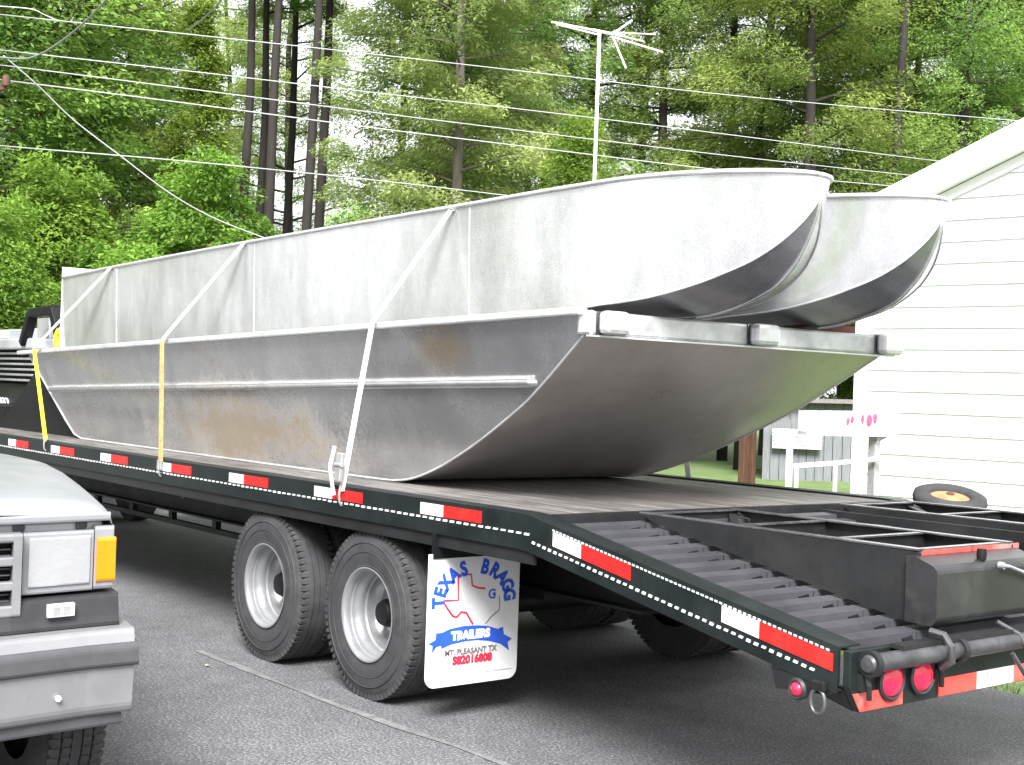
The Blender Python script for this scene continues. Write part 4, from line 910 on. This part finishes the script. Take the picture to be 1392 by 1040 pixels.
AD = 15.5
ant = thing('tv_antenna', ground(808, AD, -.06), 'white rooftop style television antenna on a tall thin mast behind the boats', 'antenna')
am = atd(815, 42, AD); ab = ground(808, AD, -.06)
mb = MB(); mb.tube([Vector((am.x, am.y, -.06)), am], .021, 10); mb.build('mast', M['white_trim'], ant, smooth='auto')
def rod(p, q, d0, d1, r=.014):
    mb = MB(); mb.tube([atd(*p, AD+d0), atd(*q, AD+d1)], r*.6, 6); mb.build('element', M['white_trim'], ant)
rod((806, 41), (850, 50), 0, .1, .03); rod((750, 30), (832, 46), -.5, .0, .020); rod((756, 33), (812, 47), -.2, 0, .016); rod((832, 44), (891, 47), 0, .6); rod((838, 47), (876, 57), 0, .3); rod((832, 50), (901, 71), 0, -.4, .018)
rod((832, 47), (859, 28), 0, .3, .020); rod((833, 50), (851, 93), 0, -.3, .017)

# ---------------------------------------------------------------- trees
def leaf_mesh(name, clusters, leaf, mats, seed, flat=.4, droop=.25):
    g = np.random.default_rng(seed); Vs = []; Ts = []
    for (cx, cy_, cz_, R_, n, tone, ox, oy) in clusters:
        d = g.normal(size=(n, 3)); d /= np.linalg.norm(d, axis=1)[:, None]; rad = g.uniform(.25, 1, n)**.55
        p = d*rad[:, None]*np.array([R_, R_, R_*flat]); 
        rr = np.hypot(p[:, 0], p[:, 1]); p[:, 2] -= droop*rr*rr/R_
        p += np.array([cx, cy_, cz_])
        a = g.normal(size=(n, 3)); a[:, 0] += ox*1.4; a[:, 1] += oy*1.4; a[:, 2] = a[:, 2]*.5-.5; a /= np.linalg.norm(a, axis=1)[:, None]
        b = np.cross(a, g.normal(size=(n, 3))*.55+np.array([0, 0, 1.0])); b /= np.linalg.norm(b, axis=1)[:, None]+1e-9
        L_ = leaf[0]*g.uniform(.6, 1.35, n)[:, None]; W_ = leaf[1]*g.uniform(.6, 1.3, n)[:, None]
        q = np.stack([p-a*L_*.5, p+b*W_*.5, p+a*L_*.5, p-b*W_*.5], 1); Vs.append(q.reshape(-1, 3))
        Ts.append(np.clip(tone+g.uniform(-.18, .18, n)+.18*(p[:, 2]-cz_)/(R_*flat+.01), 0, 1))  # clump tops lighter, undersides darker: self-shadow painted into the leaf tone
    V_ = np.concatenate(Vs); T_ = np.concatenate(Ts); nf = len(V_)//4
    me = bpy.data.meshes.new(name); me.vertices.add(len(V_)); me.vertices.foreach_set('co', V_.astype(np.float32).ravel())
    me.loops.add(nf*4); me.loops.foreach_set('vertex_index', np.arange(nf*4, dtype=np.int32)); me.polygons.add(nf)
    me.polygons.foreach_set('loop_start', np.arange(0, nf*4, 4, dtype=np.int32)); me.polygons.foreach_set('loop_total', np.full(nf, 4, dtype=np.int32))
    at = me.attributes.new('tone', 'FLOAT', 'FACE'); at.data.foreach_set('value', T_.astype(np.float32)); me.update(calc_edges=True)
    me.materials.append(mats); return me
def tree_proto(kind, seed):
    g = random.Random(seed); H = {'broad': 13, 'cypress': 17, 'pine': 18, 'tall': 20}[kind]; cl = []; tb = MB()
    bend = [(g.uniform(-.25, .25), g.uniform(-.25, .25)) for _ in range(5)]
    spine = [Vector((0, 0, -.1))]+[Vector((bend[i][0]*(i+1)*.3, bend[i][1]*(i+1)*.3, H*(i+1)/5)) for i in range(5)]
    r0 = {'broad': .18, 'cypress': .125, 'pine': .16, 'tall': .14}[kind]
    tb.tube(spine, [r0, r0*.85, r0*.7, r0*.5, r0*.3, r0*.08], 9)
    def sp_at(z): 
        k = min(4, max(0, int(z/H*5))); t_ = z/H*5-k; return spine[k].lerp(spine[k+1], t_)
    zlo = {'broad': .8, 'cypress': 1.6, 'pine': 2.6, 'tall': 10.5}[kind]; nb = {'broad': 66, 'cypress': 80, 'pine': 70, 'tall': 34}[kind]
    for i in range(nb):
        z = zlo+(H-zlo-.3)*((i+g.random())/nb); az = i*2.4+g.uniform(-.5, .5); fr = (z-zlo)/(H-zlo)
        Rm = {'broad': 3.3, 'cypress': 2.5, 'pine': 2.9, 'tall': 2.2}[kind]
        ln_ = Rm*(math.sin(math.pi*min(.93, fr*.8+.22))**.7)*g.uniform(.55, 1.1)
        rise = {'broad': .25, 'cypress': .12, 'pine': .18, 'tall': .2}[kind]+g.uniform(-.15, .2)
        b0 = sp_at(z); dr = Vector((math.cos(az), math.sin(az), rise)); b1 = b0+dr*ln_
        mid = b0.lerp(b1, .5)+Vector((0, 0, .12*ln_*.4)); tb.tube([b0, mid, b1], [r0*.28*(1-fr*.6), r0*.16, .012], 5, caps=False)
        m_ = 3 if ln_ > 1.2 else 2; bt = g.uniform(.12, .78)
        for k in range(m_):
            f_ = .42+.66*(k+g.uniform(0, .5))/m_; side = g.uniform(-.5, .5)*ln_*.45
            c_ = b0+dr*ln_*min(f_, 1.05)+Vector((-math.sin(az)*side, math.cos(az)*side, g.uniform(-.15, .2)))
            R_ = {'broad': .68, 'cypress': .64, 'pine': .64, 'tall': .5}[kind]*g.uniform(.7, 1.25)
            cl.append((c_.x, c_.y, c_.z, R_, {'broad': 470, 'cypress': 520, 'pine': 540, 'tall': 300}[kind], bt+g.uniform(-.15, .15), math.cos(az), math.sin(az)))
    leaf = {'broad': (.105, .050), 'cypress': (.11, .034), 'pine': (.105, .030), 'tall': (.12, .034)}[kind]
    mt = {'broad': 'leaf_broad', 'cypress': 'leaf_cypress', 'pine': 'leaf_pine', 'tall': 'leaf_pine'}[kind]
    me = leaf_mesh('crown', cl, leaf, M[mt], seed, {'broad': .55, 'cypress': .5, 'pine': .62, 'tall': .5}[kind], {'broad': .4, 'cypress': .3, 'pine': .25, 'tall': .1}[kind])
    tm = bpy.data.meshes.new('trunk'); tm.from_pydata([tuple(v) for v in tb.v], [], tb.f); tm.polygons.foreach_set('use_smooth', [True]*len(tm.polygons)); tm.materials.append(M['bark_light' if kind == 'cypress' else 'bark']); tm.update()
    return me, tm
protos = {k: [tree_proto(k, s_) for s_ in ss] for k, ss in {'broad': (1, 2), 'cypress': (3, 4), 'pine': (5, 6), 'tall': (7,)}.items()}
def bush_mesh(seed, Rx, H, n=150, mat='leaf_bright'):
    g = random.Random(seed); cl = []
    for i in range(n):
        z = H*(g.random()**.8); a = g.uniform(0, 6.283); z *= 1+.22*math.sin(3*a+seed); rr = Rx*math.sqrt(max(.05, 1-min(1, z/H)**2))*g.uniform(.55, 1.0)*(1+.25*math.sin(2*a+z*3+seed))
        cl.append((rr*math.cos(a), rr*math.sin(a), z, .30*g.uniform(.7, 1.3), 260, g.uniform(.15, .9), math.cos(a), math.sin(a)))
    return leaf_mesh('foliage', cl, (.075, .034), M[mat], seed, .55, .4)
def column_mesh(seed, R_, H, n, mat, leaf=(.085, .036)):
    g = random.Random(seed); cl = []
    for i in range(n):
        z = H*(i+g.random())/n; t_ = z/H; rr = R_*(1-t_)**.55*g.uniform(.7, 1.0); a = g.uniform(0, 6.283)
        cl.append((rr*math.cos(a), rr*math.sin(a), z, .28*g.uniform(.7, 1.3), 260, g.uniform(.1, .9), math.cos(a), math.sin(a)))
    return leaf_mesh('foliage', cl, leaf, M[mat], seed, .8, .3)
tcount = 0
desc = {'broad': ('broadleaf_tree', 'broadleaf tree'), 'cypress': ('cypress_tree', 'feathery yellow-green tree'), 'pine': ('pine_tree', 'olive green pine'), 'tall': ('tall_pine', 'tall dark bare-trunked pine')}
def place_tree(kind, x, d, sc, label, rot=None, z=-.1, wid=1.0):
    global tcount
    me, tm = protos[kind][tcount % len(protos[kind])]; tcount += 1
    p = ground(x, d, z); rt = thing(desc[kind][0], p, label, 'tree', 'trees of the wood behind the boats')
    for nm, m_ in (('trunk', tm), ('crown', me)):
        o = bpy.data.objects.new(nm, m_); C.objects.link(o); o.parent = rt
    rt.rotation_euler = (rnd.uniform(-.02, .02), rnd.uniform(-.02, .02), rot if rot is not None else rnd.uniform(0, 6.28)); rt.scale = (sc*wid, sc*wid, sc)
    return rt
TREES = [
 ('broad', -30, 24, 1.0, 'broadleaf tree at the left edge, behind the cable ends'),
 ('broad', 95, 27, .95, 'broadleaf tree left of the ivy-clad trunk, above the boats stern'),
 ('broad', 160, 33, .95, 'broadleaf tree set back left of the ivy-clad trunk'),
 ('pine', 70, 34, 1.05, 'olive pine rising behind the leftmost broadleaf tree'),
 ('cypress', 560, 27, .95, 'feathery tree just right of the bare dark trunks'),
 ('cypress', 610, 24, 1.0, 'feathery tree with a pale trunk showing left of centre'),
 ('cypress', 690, 29, 1.05, 'feathery tree between the pale trunk and the antenna'),
 ('pine', 790, 33, 1.05, 'olive pine directly behind the antenna'),
 ('pine', 900, 30, .95, 'olive pine just right of the antenna elements'),
 ('pine', 1010, 29, 1.0, 'olive pine above the bow of the nearer narrow boat'),
 ('pine', 1100, 27, 1.0, 'olive pine left of the broad pine over the farther bow'),
 ('pine', 1195, 31, 1.05, 'broad olive pine over the farther bow'),
 ('pine', 1290, 28, .98, 'olive pine above the lower end of the house rake'),
 ('pine', 1385, 30, 1.05, 'olive pine at the right edge above the gable'),
 ('broad', 1150, 38, 1.2, 'broadleaf tree seen in gaps between the pines on the right'),
 ('pine', 1330, 41, 1.2, 'pine deep in the wood above the gable'),
 ('broad', -60, 22, 1.0, 'broadleaf tree mostly cut by the left edge'),
 ('pine', 1480, 29, 1.0, 'olive pine behind the gable, mostly cut by the right edge'),
 ('pine', 395, 46, 1.2, 'pine deep in the wood, seen between the bare dark trunks'),
 ('pine', 300, 50, 1.15, 'pine far behind the leftmost bare dark trunk'),
 ('broad', 360, 40, .48, 'small broadleaf tree at the foot of the bare dark trunks'),
 ('cypress', 650, 38, 1.2, 'feathery tree in the second row behind the pale trunk'),
 ('pine', 850, 38, 1.2, 'pine in the second row right of the antenna mast'),
 ('cypress', 1040, 37, 1.2, 'feathery tree in the second row above the nearer bow'),
 ('cypress', 1240, 37, 1.2, 'feathery tree in the second row above the vivid rounded shrub'),
 ('broad', 40, 36, 1.3, 'broadleaf tree in the second row at the left'),
]
for kind, x, d, sc, lab in TREES: place_tree(kind, x, d, sc, lab)
for i, (x, d, lab) in enumerate([(318, 30, 'leftmost of the bare dark trunks'), (343, 33, 'second bare dark trunk from the left'), (358, 28, 'third bare dark trunk from the left'), (381, 35, 'slim bare trunk in the middle of the dark group'), (406, 28, 'thick bare trunk right of the middle of the dark group'), (418, 30, 'rightmost of the bare dark trunks'), (185, 38, 'bare trunk seen through the left broadleaf trees'), (522, 33, 'dark trunk in the feathery trees'), (712, 36, 'dark trunk in the sky gap left of the vivid cone'), (985, 33, 'dark trunk in the sky gap right of the antenna'), (1205, 27, 'dark trunk above the far bow'), (735, 34, 'dark trunk just left of the antenna mast')]):
    place_tree('tall', x, d, 1.0+.06*math.sin(i*3), lab, wid=.95)
for i, (x_, y_, sc_) in enumerate([(-22, -3.5, .9), (-25, -9, 1.0), (-19, -13, .9), (-31, -6, 1.1)]):  # unseen trees added to darken the reflection on the upper hulls' stern
    rt = place_tree('broad', 100, 20, sc_, ['nearest broadleaf tree outside the picture, left of the truck', 'second broadleaf tree outside the picture on the left', 'broadleaf tree outside the picture nearest the road side', 'farthest broadleaf tree outside the picture on the left'][i]); rt.location = (x_, y_, -.1); rt['group'] = 'trees outside the picture'
# low green growth
def place_plant(name, me, x, d, z, label, cat='bush', sc=1.0):
    o = bpy.data.objects.new(name, me); C.objects.link(o); o.location = ground(x, d, z); o.scale = (sc,)*3; o.rotation_euler.z = rnd.uniform(0, 6.28)
    return tag(o, label, cat)
bA = bush_mesh(21, 2.2, 3.3, 230); bB = bush_mesh(22, 1.9, 2.7, 190, 'leaf_broad')
place_plant('bush', bA, 60, 21, -.06, 'large vivid green bush at the left edge above the truck', sc=1.25)
place_plant('bush', bB, 190, 22, -.06, 'green bush behind the boats stern, left of the ivy mound', sc=1.3)
place_plant('bush', bA, 275, 21, -.06, 'vivid bush swelling over the stern half of the nearer boat', sc=1.28)
place_plant('bush', bB, 365, 24, -.06, 'bush at the base of the bare dark trunks', sc=1.2)
place_plant('bush', bA, -20, 18, -.06, 'nearest vivid bush, cut by the left edge', sc=1.0)
place_plant('bush', bB, 470, 26, -.06, 'bush right of the bare trunks, just over the boat sheer', sc=1.5)
place_plant('bush', bush_mesh(23, 1.5, 4.9, 200, 'leaf_bright'), 1250, 31, -.06, 'rounded vivid green shrub beside the lower end of the house rake', sc=1.38)
place_plant('ivy_column', column_mesh(31, .75, 8.2, 150, 'leaf_bright'), 258, 23.5, -.06, 'tall ivy-covered trunk left of the bare dark trunks', 'tree')
place_plant('conical_shrub', column_mesh(32, 1.15, 5.6, 170, 'leaf_bright', (.10, .022)), 775, 20, -.06, 'vivid green conical shrub left of the antenna mast', 'shrub')
place_plant('ivy_column', column_mesh(33, .55, 7.6, 110, 'leaf_bright'), 1146, 31, -.06, 'ivy-covered trunk above the gap between the two bows', 'tree')
# grass blades near the lawn edge and in the yard
g = np.random.default_rng(5); n = 26000; P0 = np.stack([g.uniform(-14, 6, n), 3.06+g.uniform(0, 1, n)**1.6*9, np.full(n, -.06)], 1)
a = g.uniform(0, 6.283, n); h = g.uniform(.04, .10, n); wv = .006; dx_ = np.stack([np.cos(a), np.sin(a), 0*a], 1)*wv; tip = P0+np.stack([g.normal(0, .02, n), g.normal(0, .02, n), h], 1)
V_ = np.stack([P0-dx_, P0+dx_, tip], 1).reshape(-1, 3); me = bpy.data.meshes.new('grass_blades'); me.from_pydata(V_.tolist(), [], np.arange(3*n).reshape(-1, 3).tolist()); me.materials.append(M['grass'])
o = bpy.data.objects.new('grass_blades', me); C.objects.link(o); tag(o, 'short lawn grass beyond the asphalt edge', 'grass', kind='stuff')
